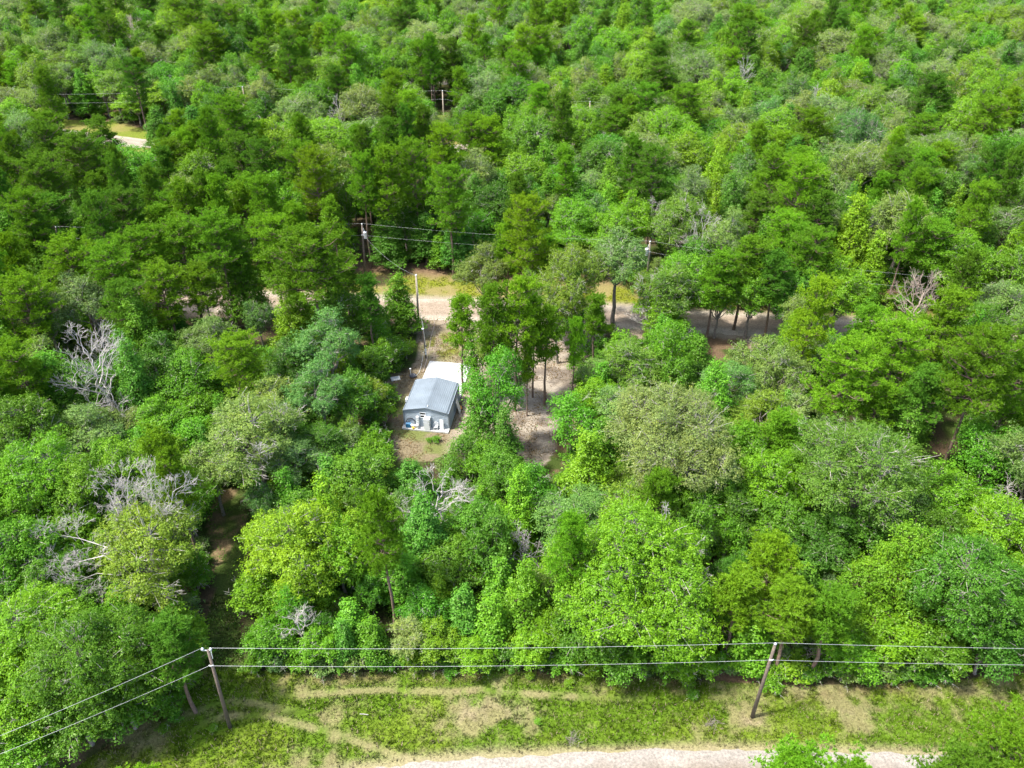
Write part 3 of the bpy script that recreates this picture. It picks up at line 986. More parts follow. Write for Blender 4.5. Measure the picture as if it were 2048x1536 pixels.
# hero trees: kind, tone, picture x, picture y of the crown's middle, picture radius, height in metres
CF = {'pine': .72, 'oak': .66, 'hardwood': .58, 'sweetgum': .5, 'elm': .6, 'shrub': .5}
HEROES = '''
hardwood fresh_green 60 1330 125 12
hardwood fresh_green 40 1440 95 8
hardwood deep_green 150 1425 80 8
hardwood deep_green 245 1400 70 7
hardwood fresh_green 60 1510 70 5
shrub green 330 1395 40 3
hardwood deep_green 215 1330 115 13
pine dark 345 1300 62 12
oak olive 300 1110 104 13
hardwood fresh_green 70 985 100 13
hardwood yellow-green 165 1010 80 12
hardwood fresh_green 50 1140 90 12
hardwood deep_green 130 1200 80 10
oak grey-green 170 880 70 9
hardwood deep_green 60 880 70 12
oak grey-green 505 880 95 13
oak grey-green 425 950 50 9
hardwood yellow-green 600 1115 90 12
hardwood fresh_green 680 1120 60 10
sweetgum bright_green 578 1000 34 8
hardwood fresh_green 520 1180 55 7
hardwood fresh_green 540 1280 48 5
oak grey-green 590 930 60 8
hardwood dark 640 900 60 8
hardwood deep_green 720 960 62 8
oak blue-green 790 1050 54 7
oak grey-green 690 900 40 6
sweetgum bright_green 705 1250 42 6
sweetgum lime 655 1200 28 6
hardwood fresh_green 640 1290 40 5
sweetgum bright_green 800 1150 45 8
sweetgum bright_green 745 1285 38 5
oak dusty 820 1285 40 5
hardwood yellow-green 870 1280 45 5
hardwood deep_green 915 1130 62 7
sweetgum rich_green 930 1230 42 7
sweetgum lime 880 1200 30 6
hardwood fresh_green 945 1310 38 4
sweetgum bright_green 985 1250 45 7
sweetgum bright_green 1000 1180 40 8
sweetgum lime 1052 1200 48 10
hardwood fresh_green 1070 1295 42 5
hardwood deep_green 1000 965 50 9
hardwood fresh_green 965 925 36 7
hardwood dark 1030 960 42 8
sweetgum rich_green 960 835 36 11
sweetgum rich_green 1010 890 36 10
elm vivid_green 990 785 52 15
elm green 930 910 36 7
oak blue-green 1150 1055 80 9
sweetgum lime 1172 955 60 12
hardwood fresh_green 1262 1150 150 14
hardwood deep_green 1180 1250 70 9
hardwood fresh_green 1330 1270 70 8
hardwood deep_green 1240 1300 60 6
sweetgum rich_green 1290 960 48 7
oak dusty 1345 870 122 15
hardwood deep_green 1390 990 85 10
hardwood dark 1460 1030 65 8
oak grey-green 1245 820 50 9
pine bright 1545 1140 62 13
pine olive 1475 1200 50 11
pine yellow-green 1575 1245 62 10
pine olive 1655 1250 52 10
sweetgum rich_green 1600 1180 42 7
sweetgum bright_green 1500 1290 46 6
hardwood fresh_green 1385 1320 46 5
hardwood dark 1640 1090 70 9
hardwood deep_green 1560 1050 60 8
sweetgum lime 1795 1170 95 12
hardwood fresh_green 1790 1290 55 5
hardwood deep_green 1925 1180 110 13
hardwood fresh_green 2000 1100 90 12
hardwood deep_green 1880 1300 55 6
hardwood dark 1980 1290 60 7
hardwood fresh_green 1700 1310 50 5
oak olive 1705 950 122 15
hardwood fresh_green 1600 960 60 9
hardwood dark 1760 1080 70 9
hardwood fresh_green 1880 1010 70 10
elm vivid_green 1985 915 75 11
hardwood dark 1880 1090 60 9
hardwood fresh_green 1480 900 60 8
pine olive 1560 890 38 9
pine olive 625 545 92 20
pine olive 440 500 66 18
pine bright 545 500 55 17
pine olive 370 505 60 17
pine bright 290 520 60 17
pine olive 230 560 60 17
pine bright 150 545 62 17
sweetgum bright_green 95 520 56 14
sweetgum bright_green 30 520 50 14
pine bright 60 620 62 16
pine olive 45 740 55 15
pine olive 330 590 55 15
pine olive 410 590 45 14
pine dark 250 620 50 15
sweetgum bright_green 485 570 46 13
oak blue-green 520 640 30 10
oak dusty 180 610 55 14
oak dusty 95 640 46 13
oak grey-green 70 740 44 11
sweetgum bright_green 292 690 50 13
sweetgum rich_green 360 665 28 8
sweetgum lime 592 650 52 13
sweetgum bright_green 110 790 70 11
hardwood deep_green 170 780 60 10
oak grey-green 425 690 52 10
pine olive 480 740 62 12
elm vivid_green 380 770 52 11
hardwood fresh_green 330 860 60 8
elm vivid_green 285 890 44 6
elm vivid_green 380 880 46 7
hardwood fresh_green 400 830 44 8
oak grey-green 225 850 44 6
oak blue-green 660 695 56 13
hardwood deep_green 700 640 50 11
oak grey-green 575 800 52 10
oak blue-green 640 790 56 11
hardwood deep_green 560 870 50 8
hardwood dark 600 740 50 10
hardwood deep_green 700 800 46 9
pine dark 737 610 28 14
pine dark 690 560 34 13
sweetgum bright_green 798 610 40 10
shrub green 785 705 34 4.5
shrub lime 812 700 26 3
hardwood deep_green 755 725 36 7
shrub green 775 790 22 3.5
shrub green 768 830 24 3.5
shrub dark 760 765 24 3.5
shrub green 748 880 30 3.5
hardwood fresh_green 740 910 44 5
pine bright 922 650 34 14
pine olive 985 655 44 18
pine bright 1030 640 50 19
hardwood fresh_green 955 720 34 10
oak grey-green 990 700 36 12
elm vivid_green 1035 735 24 9
oak grey-green 968 552 46 12
pine yellow-green 1055 470 52 20
pine bright 1015 500 36 15
pine bright 1100 520 40 12
oak olive 1150 560 62 15
oak grey-green 1235 530 60 15
oak olive 1120 620 40 13
oak grey-green 1075 590 30 11
pine olive 1092 680 32 14
pine bright 1150 690 20 13
pine olive 1068 655 24 15
pine olive 1055 730 17 11
pine olive 1190 640 26 12
sweetgum rich_green 1150 620 30 12
shrub green 1190 700 28 4
shrub green 1162 735 24 3.5
shrub lime 1215 665 26 3
elm vivid_green 1145 845 46 9
hardwood fresh_green 1190 810 44 8
oak olive 1262 735 56 10
hardwood fresh_green 1325 640 52 9
oak olive 1335 590 56 13
hardwood fresh_green 1360 580 56 12
pine bright 1430 560 46 14
pine olive 1490 530 50 15
hardwood fresh_green 1440 600 38 11
sweetgum rich_green 1395 720 34 7
hardwood fresh_green 1505 592 46 12
hardwood deep_green 1600 590 56 11
hardwood fresh_green 1680 592 46 12
sweetgum lime 1700 490 46 15
sweetgum lime 1745 540 30 12
pine bright 1690 760 74 17
pine bright 1790 720 74 18
pine olive 1955 760 84 20
pine olive 1880 660 60 17
pine dark 1840 800 50 15
oak grey-green 1560 760 50 12
oak grey-green 1500 730 46 11
oak dusty 1620 840 50 9
oak olive 1530 840 60 9
pine bright 1750 820 40 12
hardwood fresh_green 1920 540 52 13
sweetgum bright_green 1880 490 30 12
oak grey-green 2010 640 50 12
hardwood deep_green 2020 560 50 13
pine olive 1620 520 54 16
pine bright 1570 480 50 15
pine dark 1550 560 40 14
oak olive 1360 450 62 14
hardwood fresh_green 1270 450 40 12
hardwood fresh_green 1150 460 50 12
oak dusty 950 355 45 14
hardwood yellow-green 1050 370 50 13
hardwood fresh_green 1010 340 42 12
pine bright 770 370 44 20
pine olive 830 350 44 20
pine bright 885 310 40 19
pine olive 900 400 50 19
pine olive 725 380 34 19
sweetgum rich_green 775 485 38 9
sweetgum rich_green 850 480 32 9
sweetgum rich_green 915 490 40 10
hardwood dark 860 430 46 11
hardwood dark 990 430 46 12
hardwood dark 810 450 30 10
pine olive 600 345 46 18
pine dark 530 340 44 18
pine olive 470 255 50 19
pine dark 480 320 40 17
hardwood fresh_green 400 370 50 14
oak grey-green 385 400 46 13
elm vivid_green 285 345 54 13
pine dark 170 330 60 18
pine dark 90 380 60 18
pine olive 60 450 50 18
pine dark 250 440 50 17
sweetgum rich_green 165 415 24 12
sweetgum rich_green 320 270 34 11
sweetgum rich_green 392 268 34 11
pine dark 215 285 34 12
pine dark 100 200 26 20
pine dark 270 165 34 17
oak grey-green 215 130 44 14
oak grey-green 420 170 36 13
sweetgum lime 160 88 34 13
pine olive 380 60 30 17
pine olive 465 50 34 17
pine olive 525 120 30 17
hardwood deep_green 1185 215 42 13
hardwood deep_green 1020 215 52 14
oak grey-green 600 230 46 13
hardwood fresh_green 625 210 44 12
sweetgum lime 570 160 34 12
sweetgum lime 1245 70 30 14
hardwood fresh_green 1380 310 46 13
pine olive 1370 220 50 16
pine olive 1290 215 40 16
pine bright 945 285 42 17
pine bright 990 290 36 17
sweetgum rich_green 1600 165 40 14
hardwood yellow-green 1370 330 44 13
oak dusty 1650 235 44 13
hardwood yellow-green 1950 170 46 15
hardwood dark 1900 130 50 14
pine dark 1860 200 48 17
pine olive 1620 270 46 16
oak grey-green 1650 320 40 12
pine olive 1590 500 40 14
'''


def hero(kind, tone, px, py, rp, HT):
    z = HT * CF[kind]
    X, Y = at(px, py, z)
    R = rp * depth_at(py, z) / FPX
    plant(kind, tone, X, Y, R, HT, True)
    RECS[-1]['hero'] = (px, py, rp)


for ln in HEROES.strip().splitlines():
    k, t, a, b, c, d = ln.split()
    hero(k, t.replace('_', ' '), float(a), float(b), float(c), float(d))
# crowns standing on the camera's side of the gravel road, tops in the bottom of the view
for k, t, px, py, HT, R in (('pine', 'bright', 1600, 1505, 16, 3.0), ('pine', 'olive', 1705, 1540, 14, 2.4), ('pine', 'dark', 1940, 1510, 16, 3.2),
                            ('pine', 'olive', 2040, 1480, 17, 3.2), ('pine', 'dark', 1860, 1540, 12, 2.3), ('pine', 'yellow-green', 300, 1540, 13, 2.2)):
    X, Y = at(px, py, HT * .95)
    plant(k, t, X, Y - .8, R, HT, True)
    RECS[-1]['hero'] = (px, py + 60, 80)

# parts of the picture where open ground shows: no filler crown may stand before them
CLEARPX = [[(-50, 1620), (150, 1536), (235, 1478), (352, 1370), (405, 1290), (425, 1180), (420, 1040), (480, 990), (500, 1080), (480, 1290), (510, 1345),
            (2100, 1345), (2100, 1620)],
           [(700, 515), (935, 540), (930, 640), (950, 700), (1110, 740), (1150, 790), (1110, 940), (1040, 920), (900, 900), (860, 920), (785, 915), (785, 850),
            (800, 760), (835, 700), (830, 640), (700, 580)],
           [(1165, 580), (1275, 580), (1275, 660), (1165, 650)], [(1385, 630), (1435, 632), (1435, 668), (1385, 665)], [(1640, 635), (1700, 635), (1700, 660), (1640, 660)], [(375, 592), (450, 590), (450, 628), (375, 628)], [(510, 600), (530, 600), (530, 640), (510, 640)],
           [(1440, 635), (1540, 645), (1540, 670), (1440, 660)], [(120, 240), (285, 250), (290, 295), (200, 290)], [(640, 270), (660, 270), (660, 290), (640, 290)],
           [(1500, 680), (1380, 690), (1400, 720), (1500, 715)], [(1846, 900), (1905, 800), (1925, 820), (1880, 960), (1846, 960)], [(1640, 890), (1690, 800), (1710, 810), (1665, 890)],
           [(1740, 640), (1700, 640), (1700, 660), (1740, 660)],
           [(440, 600), (560, 600), (560, 680), (470, 680)], [(715, 440), (740, 440), (740, 560), (715, 560)], [(1288, 478), (1306, 478), (1306, 520), (1288, 520)],
           [(878, 178), (892, 178), (892, 222), (878, 222)]]
HP = np.array([r['hero'] for r in RECS])
HW = np.array([(r['X'], r['Y'], r['R']) for r in RECS])


DEADLIST = [  # mesh, picture x,y of crown middle, radius px, height, label, half-buried
    (0, 880, 985, 76, 11.5, 'large leafless silver tree with spreading fine branches in front of the shed clearing'),
    (3, 600, 1235, 42, 7.5, 'small bleached dead tree at the wood edge between the roadside poles'),
    (1, 240, 800, 38, 9.5, 'forked white snag standing in a dark gap left of the shed'),
    (2, 1828, 600, 60, 17.0, 'tall grey-brown dead pine with bare umbrella crown at the right'),
    (3, 1050, 1085, 42, 8.0, 'twisted dead tree hung with grey vines behind the hedge row'),
    (1, 1310, 590, 50, 12.0, 'pale bare treetop poking up beside the right transformer pole'),
    (0, 1410, 460, 40, 15.0, 'white leaning dead tree behind the right transformer pole'),
    (2, 278, 65, 30, 17.0, 'brown dead pine among the far trees at the upper left'),
    (1, 1490, 140, 22, 15.0, 'small white dead tree in the far forest at the upper right'),
    (1, 675, 225, 22, 13.0, 'pale dead snag beside the far clearing at the upper left'),
    (3, 232, 325, 16, 10.0, 'bleached stub of a dead tree below the far left clearing'),
    (0, 1310, 425, 34, 11.0, 'grey brushy dead tree draped in vines behind the centre trees'),
    (3, 2015, 1010, 46, 10.0, 'tangle of bare silver limbs at the right edge of the picture'),
    (0, 185, 705, 80, 17.0, 'large half bare pale oak with upswept limbs in the left wood'),
    (3, 1630, 200, 20, 13.0, 'little grey dead treetop in the right far forest'),
]

HP = np.concatenate([HP, [(d_[1], d_[2], d_[3] * .9) for d_ in DEADLIST]])


def picture_ok(X, Y, R, HT, slack=.62):
    px, py, dz = project(X, Y, HT * .6)
    rp = R / dz * FPX
    ph = max(rp, HT * .36 / dz * FPX * CP)
    a = np.linspace(0, 2 * math.pi, 12, endpoint=False)
    xs = np.concatenate([[px], px + np.cos(a) * rp * 1.02, px + np.cos(a) * rp * .5])
    ys = np.concatenate([[py], py + np.sin(a) * ph * 1.1, py + np.sin(a) * ph * .5])
    for poly in CLEARPX:
        if in_poly(xs, ys, poly).any():
            return False
    d = np.hypot(HP[:, 0] - px, HP[:, 1] - py)
    return bool((d > slack * (HP[:, 2] + rp)).all())


def open_ground(X, Y, m=0.0):
    if in_poly(X, Y, VERGE) or in_poly(X, Y, CLEARING):
        return True
    if polyline_dist(X, Y, ROAD2) < 4.0 + m or polyline_dist(X, Y, ROAD3) < 4 + m or polyline_dist(X, Y, ROAD4) < 3.4 + m:
        return True
    y2 = np.interp(X, [p[0] for p in ROAD2], [p[1] for p in ROAD2])
    if -24.5 - m < X < 18 and y2 < Y < y2 + 12:
        return True
    if in_poly(X, Y, CLEAR3):
        return True
    return False


placed = [(r['X'], r['Y'], r['R']) for r in RECS]
for d_ in DEADLIST:
    zz_ = d_[4] * .72
    placed.append((*at(d_[1], d_[2], zz_), d_[3] * depth_at(d_[2], zz_) / FPX * .6))
cell = {}


def cadd(x, y, r):
    cell.setdefault((int(x // 8), int(y // 8)), []).append((x, y, r))


for p in placed:
    cadd(*p)


def spaced(x, y, r, f):
    i, j = int(x // 8), int(y // 8)
    for a in (-1, 0, 1):
        for b in (-1, 0, 1):
            for (x2, y2, r2) in cell.get((i + a, j + b), ()):
                if (x - x2) ** 2 + (y - y2) ** 2 < (f * (r + r2)) ** 2:
                    return False
    return True


def rand_kind(X, Y, rr):
    k, t_, R, HT = rand_kind_(X, Y, rr)
    if Y > 150:
        if k in ('pine', 'sweetgum') and rr.random() < (.62 if k == 'sweetgum' else .35):
            k, t_, R, HT = rr.choice([('hardwood', 'fresh green'), ('oak', 'olive'), ('oak', 'dusty'), ('hardwood', 'deep green')]) + (rr.uniform(2.4, 5), rr.uniform(9, 15))
        px = project(X, Y, 10)[0]
        if px > 1250 and k == 'hardwood' and rr.random() < .5:
            t_ = rr.choice(['fresh green', 'yellow-green'])
    return k, t_, R, HT


def rand_kind_(X, Y, rr):
    n = float(fbm(X, Y, 26, 61))
    px, py, _ = project(X, Y, 10)
    pines = (.20 if Y > 150 else .27) + (.22 if px < 1000 and 250 < py < 620 else 0) + (n - .5) * .8
    u = rr.random()
    m = float(fbm(X, Y, 18, 77)) + rr.uniform(-.14, .14)
    if u < pines:
        return 'pine', ('dark' if m < .42 else 'olive' if m < .55 else 'bright' if m < .66 else 'yellow-green'), rr.uniform(1.9, 4.0), rr.uniform(12, 20)
    u = rr.random()
    if u < .32:
        return 'oak', rr.choice(['grey-green', 'grey-green', 'dusty', 'olive', 'blue-green']), rr.uniform(2.2, 5.2), rr.uniform(9, 16)
    if u < .68:
        return 'hardwood', ('dark' if m < .36 else 'deep green' if m < .48 else 'fresh green' if m < .62 else 'yellow-green'), rr.uniform(1.8, 5.0), rr.uniform(8, 16)
    if u < .88:
        return 'sweetgum', rr.choice(['bright green', 'lime', 'rich green']), rr.uniform(1.7, 3.2), rr.uniform(10, 15)
    return 'elm', rr.choice(['vivid green', 'green']), rr.uniform(2.4, 4.0), rr.uniform(9, 13)


rr = random.Random(12)
cand = []
for _ in range(26000):
    Y = 44 + (345 - 44) * rr.random() ** .8
    hw = (Y * CP + 65 * SP) * .618 + 12
    X = rr.uniform(-hw, hw)
    cand.append((X, Y))
cand.sort(key=lambda p: p[1])
order = list(range(len(cand)))
rr.shuffle(order)
FILL = []
cnt = {k: sum(1 for r in RECS if r['kind'] == k) for k in NAMES}
for i in order:
    X, Y = cand[i]
    kind, tone, R, HT = rand_kind(X, Y, rr)
    if Y > 150:
        R *= 1.22
    if open_ground(X, Y, 1.0):
        continue
    near = Y < 175
    if not spaced(X, Y, R, .62 if near else .60):
        continue
    if not picture_ok(X, Y, R, HT, .55 if near else .45):
        continue
    cadd(X, Y, R)
    FILL.append((Y, X, kind, tone, R, HT))
cand = []
for _ in range(9000):
    Y = 44 + (150 - 44) * rr.random() ** .9
    hw = (Y * CP + 65 * SP) * .618 + 6
    cand.append((rr.uniform(-hw, hw), Y))
for X, Y in cand:
    kind = rr.choice(['hardwood', 'hardwood', 'sweetgum', 'oak', 'elm', 'hardwood'])
    tone = rr.choice([t_ for t_ in TONES[kind]])
    R, HT = rr.uniform(1.1, 2.3), rr.uniform(4.5, 9)
    if open_ground(X, Y, .4) or not spaced(X, Y, R, .62):
        continue
    if not picture_ok(X, Y, R, HT, .42):
        continue
    cadd(X, Y, R)
    FILL.append((Y, X, kind, tone, R, HT))
FILL.sort()
FAR = []
for (Y, X, kind, tone, R, HT) in FILL:
    if cnt[kind] < 300 and Y < 232:
        plant(kind, tone, X, Y, R, HT)
        cnt[kind] += 1
    else:
        FAR.append((X, Y, kind, tone, R, HT))

# ------------------------------------------------------------------ shrubs and undergrowth
SHR, UND = [], []
for _ in range(24000):
    Y = 44 + (250 - 44) * rr.random() ** 1.25
    hw = (Y * CP + 65 * SP) * .618 + 6
    X = rr.uniform(-hw, hw)
    if open_ground(X, Y, .3):
        continue
    R = rr.uniform(.8, 2.0)
    HT = R * rr.uniform(1.2, 2.1)
    if not picture_ok(X, Y, R, HT, .0):
        continue
    i, j = int(X // 8), int(Y // 8)
    if any((X - a) ** 2 + (Y - b) ** 2 < (.72 * (R + c)) ** 2 for (a, b, c) in [q for q in SHR_C.get((i, j), ())]) if 'SHR_C' in globals() else False:
        continue
    if 'SHR_C' not in globals():
        SHR_C = {}
    SHR_C.setdefault((i, j), []).append((X, Y, R))
    SHR.append((Y, X, R, HT))
SHR.sort()
nsh = sum(1 for r in RECS if r['kind'] == 'shrub')
shtones = ['green', 'green', 'lime', 'dark', 'grey-green']
WOOD_UNDER = []
# those along the verge's edge and round the clearing show most
def shrub_rank(s):
    Y, X = s[0], s[1]
    d = min(float(polyline_dist(X, Y, TREELINE)), float(polyline_dist(X, Y, CLEARING)) * 1.2)
    return d
SHR.sort(key=shrub_rank)
er = random.Random(31)
tl = TREELINE[19:]
for k_ in range(64):
    x_ = -23 + k_ * 1.0 + er.uniform(-.4, .4)
    y_ = float(np.interp(x_, [p[0] for p in tl], [p[1] for p in tl])) + er.uniform(.1, 1.3)
    R_e = er.uniform(.7, 1.35)
    plant('shrub', er.choice(['green', 'green', 'lime', 'grey-green', 'dark']), x_, y_, R_e, R_e * er.uniform(1.3, 2.2))
    nsh += 1
for n_, (Y, X, R, HT) in enumerate(SHR):
    if n_ < 285 - nsh:
        plant('shrub', rr.choice(shtones), X, Y, R, HT)
    else:
        WOOD_UNDER.append((X, Y, 'shrub', rr.choice(shtones), R, HT))


def scatter(name, items, label, cat):
    """one countless growth: points carrying proto index, turn, scale and tone, instanced by geometry nodes"""
    kinds = sorted(set(i[2] for i in items))
    protos = []
    pts, rot, scl, idx, tone = [], [], [], [], []
    for X, Y, kind, tn, R, HT in items:
        pr = PROTO[kind]
        best = sorted(pr, key=lambda p: abs(math.log(p[0] / R)) + .5 * abs(math.log(p[1] / HT)) + rr.random() * .15)[0]
        if best not in protos:
            protos.append(best)
        k = protos.index(best)
        pts.append((X, Y, 0))
        rot.append((0, 0, rr.random() * 6.28))
        s = R / best[0]
        sz = min(max(HT / best[1], s * .72), s * 1.45)
        scl.append((s, s, sz))
        idx.append(k)
        c = TONES[kind][tn]
        j = 1 + rr.uniform(-.14, .14)
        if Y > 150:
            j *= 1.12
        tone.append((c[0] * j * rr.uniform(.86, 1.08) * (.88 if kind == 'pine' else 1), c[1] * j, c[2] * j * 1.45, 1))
    me = bpy.data.meshes.new(name)
    me.vertices.add(len(pts))
    me.vertices.foreach_set('co', np.array(pts, np.float32).ravel())
    for nm, ty, dt in (('rot', 'FLOAT_VECTOR', rot), ('scl', 'FLOAT_VECTOR', scl)):
        a = me.attributes.new(nm, ty, 'POINT')
        a.data.foreach_set('vector', np.array(dt, np.float32).ravel())
    a = me.attributes.new('idx', 'INT', 'POINT')
    a.data.foreach_set('value', np.array(idx, np.int32))
    a = me.attributes.new('tone', 'FLOAT_COLOR', 'POINT')
    a.data.foreach_set('color', np.array(tone, np.float32).ravel())
    o = link(name, me)
    ng = bpy.data.node_groups.new(name, 'GeometryNodeTree')
    ng.interface.new_socket('Geometry', in_out='INPUT', socket_type='NodeSocketGeometry')
    ng.interface.new_socket('Geometry', in_out='OUTPUT', socket_type='NodeSocketGeometry')
    gi = ng.nodes.new('NodeGroupInput')
    go = ng.nodes.new('NodeGroupOutput')
    join = ng.nodes.new('GeometryNodeJoinGeometry')

    def attr(nm, ty):
        a = ng.nodes.new('GeometryNodeInputNamedAttribute')
        a.data_type = ty
        a.inputs['Name'].default_value = nm
        return a.outputs['Attribute']
    for k, pr in enumerate(protos):
        src = [ob for ob in PROTO_OBJ[pr[2].name]] if pr[2].name in PROTO_OBJ else None
        for which in (0, 1):
            ob = PROTO_OBJ[(pr[2].name, which)]
            oi = ng.nodes.new('GeometryNodeObjectInfo')
            oi.transform_space = 'ORIGINAL'
            oi.inputs['Object'].default_value = ob
            oi.inputs['As Instance'].default_value = which == 0
            geo = oi.outputs['Geometry']
            if which == 1:
                sm = ng.nodes.new('GeometryNodeSetMaterial')
                sm.inputs['Material'].default_value = LEAF_I
                ng.links.new(geo, sm.inputs['Geometry'])
                geo = sm.outputs[0]
            cmp_ = ng.nodes.new('FunctionNodeCompare')
            cmp_.data_type = 'INT'
            cmp_.operation = 'EQUAL'
            ng.links.new(attr('idx', 'INT'), cmp_.inputs[2])
            cmp_.inputs[3].default_value = k
            ip = ng.nodes.new('GeometryNodeInstanceOnPoints')
            ng.links.new(gi.outputs[0], ip.inputs['Points'])
            ng.links.new(cmp_.outputs[0], ip.inputs['Selection'])
            ng.links.new(geo, ip.inputs['Instance'])
            ng.links.new(attr('rot', 'FLOAT_VECTOR'), ip.inputs['Rotation'])
            ng.links.new(attr('scl', 'FLOAT_VECTOR'), ip.inputs['Scale'])
            ng.links.new(ip.outputs[0], join.inputs[0])
    ng.links.new(join.outputs[0], go.inputs[0])
    md = o.modifiers.new('scatter', 'NODES')
    md.node_group = ng
    return tag(o, label, cat, kind='stuff')


PROTO_OBJ = {}
for o in list(COL.objects):
    if o.type == 'MESH' and o.parent and o.name.split('.')[0] in ('trunk', 'crown', 'stems', 'foliage'):
        w = 0 if o.name.split('.')[0] in ('trunk', 'stems') else 1
        tn = o.data.name if w == 0 else o.data.name.replace('_crown', '_trunk')
        PROTO_OBJ.setdefault((tn, w), o)
for k, prs in PROTO.items():
    PROTO[k] = [p for p in prs if (p[2].name, 0) in PROTO_OBJ and (p[2].name, 1) in PROTO_OBJ]
if FAR:
    scatter('distant_forest', FAR, 'dense mixed green forest reading as one mass along the top of the picture', 'forest')
if WOOD_UNDER:
    scatter('undergrowth', WOOD_UNDER, 'tangled leafy undergrowth on the forest floor beneath the trees', 'undergrowth')


# ------------------------------------------------------------------ grass blades
def grass(name, xr, yr, n, hmin, hmax, label, sel, seed=1, wid=.035, per=4):
    rng = np.random.RandomState(seed)
    x = rng.uniform(*xr, n)
    y = rng.uniform(*yr, n)
    c, g = cover(x, y)
    k = sel(x, y, g, rng)
    x, y, c, g = x[k], y[k], c[k], g[k]
    m = len(x)
    i = np.repeat(np.arange(m), per)
    a = rng.rand(len(i)) * 6.283
    h = (hmin + (hmax - hmin) * rng.rand(len(i))) * (.55 + .6 * g[i])
    bx = x[i] + rng.normal(size=len(i)) * .05
    by = y[i] + rng.normal(size=len(i)) * .05
    ln = .3 + .5 * rng.rand(len(i))
    a2 = rng.rand(len(i)) * 6.283
    z = np.zeros(len(i))
    V = np.stack([np.stack([bx - np.cos(a) * wid, by - np.sin(a) * wid, z], -1),
                  np.stack([bx + np.cos(a) * wid, by + np.sin(a) * wid, z], -1),
                  np.stack([bx + np.cos(a2) * h * ln, by + np.sin(a2) * h * ln, h], -1)], 1).reshape(-1, 3)
    me = mesh_from(name, V, np.arange(len(i) * 3), np.full(len(i), 3), GRASSM)
    tint = ((.62 + .75 * rng.rand(len(i))) * (.62 + .76 * fbm(x, y, .6, 91, 3))[i])[:, None]
    cc = c[i] * tint * .86
    w = (rng.rand(len(i)) < .12)[:, None]
    cc = np.where(w, STRAW * 1.1, cc)
    at_ = me.attributes.new('cover', 'FLOAT_COLOR', 'FACE')
    at_.data.foreach_set('color', np.concatenate([cc, np.ones((len(cc), 1))], 1).astype(np.float32).ravel())
    return tag(link(name, me), label, 'grass', kind='stuff')


def sel_verge(x, y, g, rng):
    k = in_poly(x, y, VERGE)
    ry = np.interp(x, [p[0] for p in ROAD1_N], [p[1] for p in ROAD1_N])
    for tr in TRACKS:
        k &= (polyline_dist(x, y, tr) > .28) | (rng.rand(len(x)) < .15)
    return k & (y > ry + .15) & (rng.rand(len(x)) < .5 + .6 * g)


grass('verge_grass', (-52, 52), (30, 55), 110000, .07, .20, 'green and straw coloured grass growing on the roadside verge', sel_verge, 2)


def sel_clump(x, y, g, rng):
    return sel_verge(x, y, g, rng) & (fbm(x, y, 1.2, 55) > .54) & (rng.rand(len(x)) < .25 + g)


grass('verge_weeds', (-52, 52), (30, 55), 16000, .16, .38, 'taller weedy grass clumps scattered over the roadside verge', sel_clump, 6, wid=.045, per=9)


def sel_mid(x, y, g, rng):
    ry2 = np.interp(x, [p[0] for p in ROAD2], [p[1] for p in ROAD2])
    k = ((y > ry2 + 4) & (y < ry2 + 14)) | in_poly(x, y, CLEARING)
    return k & (rng.rand(len(x)) < g * .9)


grass('lawn_grass', (-45, 45), (76, 126), 60000, .08, .2, 'yellow-green grass around the clearing and behind the dirt road', sel_mid, 3, wid=.05)


# litter of leaves and low plants on the forest floor
def floor_leaves(name, n, label):
    rng = np.random.RandomState(44)
    Y = 46 + 95 * rng.rand(n) ** 1.2
    hw = (Y * CP + 65 * SP) * .618 + 4
    X = (rng.rand(n) * 2 - 1) * hw
    k = ~(in_poly(X, Y, VERGE) & ~in_poly(X, Y, DARKPATH)) & ~in_poly(X, Y, CLEARING) & (polyline_dist(X, Y, ROAD2) > 4.2)
    y2 = np.interp(X, [p[0] for p in ROAD2], [p[1] for p in ROAD2])
    k &= ~((X > -25) & (X < 18) & (Y > y2) & (Y < y2 + 12))
    k &= fbm(X, Y, 4.0, 71) > .42
    X, Y = X[k], Y[k]
    m = len(X)
    i = np.repeat(np.arange(m), 9)
    C = np.stack([X[i] + rng.normal(size=len(i)) * .22, Y[i] + rng.normal(size=len(i)) * .22, .05 + rng.rand(len(i)) * .4], -1)
    N = np.array([0, 0, 1.]) + rng.normal(size=(len(i), 3)) * .45
    me = leaf_mesh(name, C, N, .17, .3 * rng.rand(m)[i] + .6 * rng.rand(len(i)), rng, LEAF)
    o = link(name, me)
    o.color = (.075, .16, .022, 1)
    return tag(o, label, 'ground cover', kind='stuff')


floor_leaves('ground_cover_plants', 15000, 'low green plants and vines covering the forest floor')

def clearing_litter():
    rng = np.random.RandomState(9)
    x = rng.uniform(-16, 12, 30000)
    y = rng.uniform(72, 112, 30000)
    k = in_poly(x, y, CLEARING) & (fbm(x, y, 1.8, 63) > .44)
    x, y = x[k], y[k]
    n = len(x)
    C = np.stack([x, y, .04 + .05 * rng.rand(n)], -1)
    N = np.array([0, 0, 1.]) + rng.normal(size=(n, 3)) * .5
    me = leaf_mesh('leaf_litter', C, N, .16, rng.rand(n), rng, LEAF)
    o = link('leaf_litter', me)
    o.color = (.15, .10, .055, 1)
    return tag(o, 'brown fallen leaves scattered over the sandy clearing by the shed', 'leaf litter', kind='stuff')


clearing_litter()

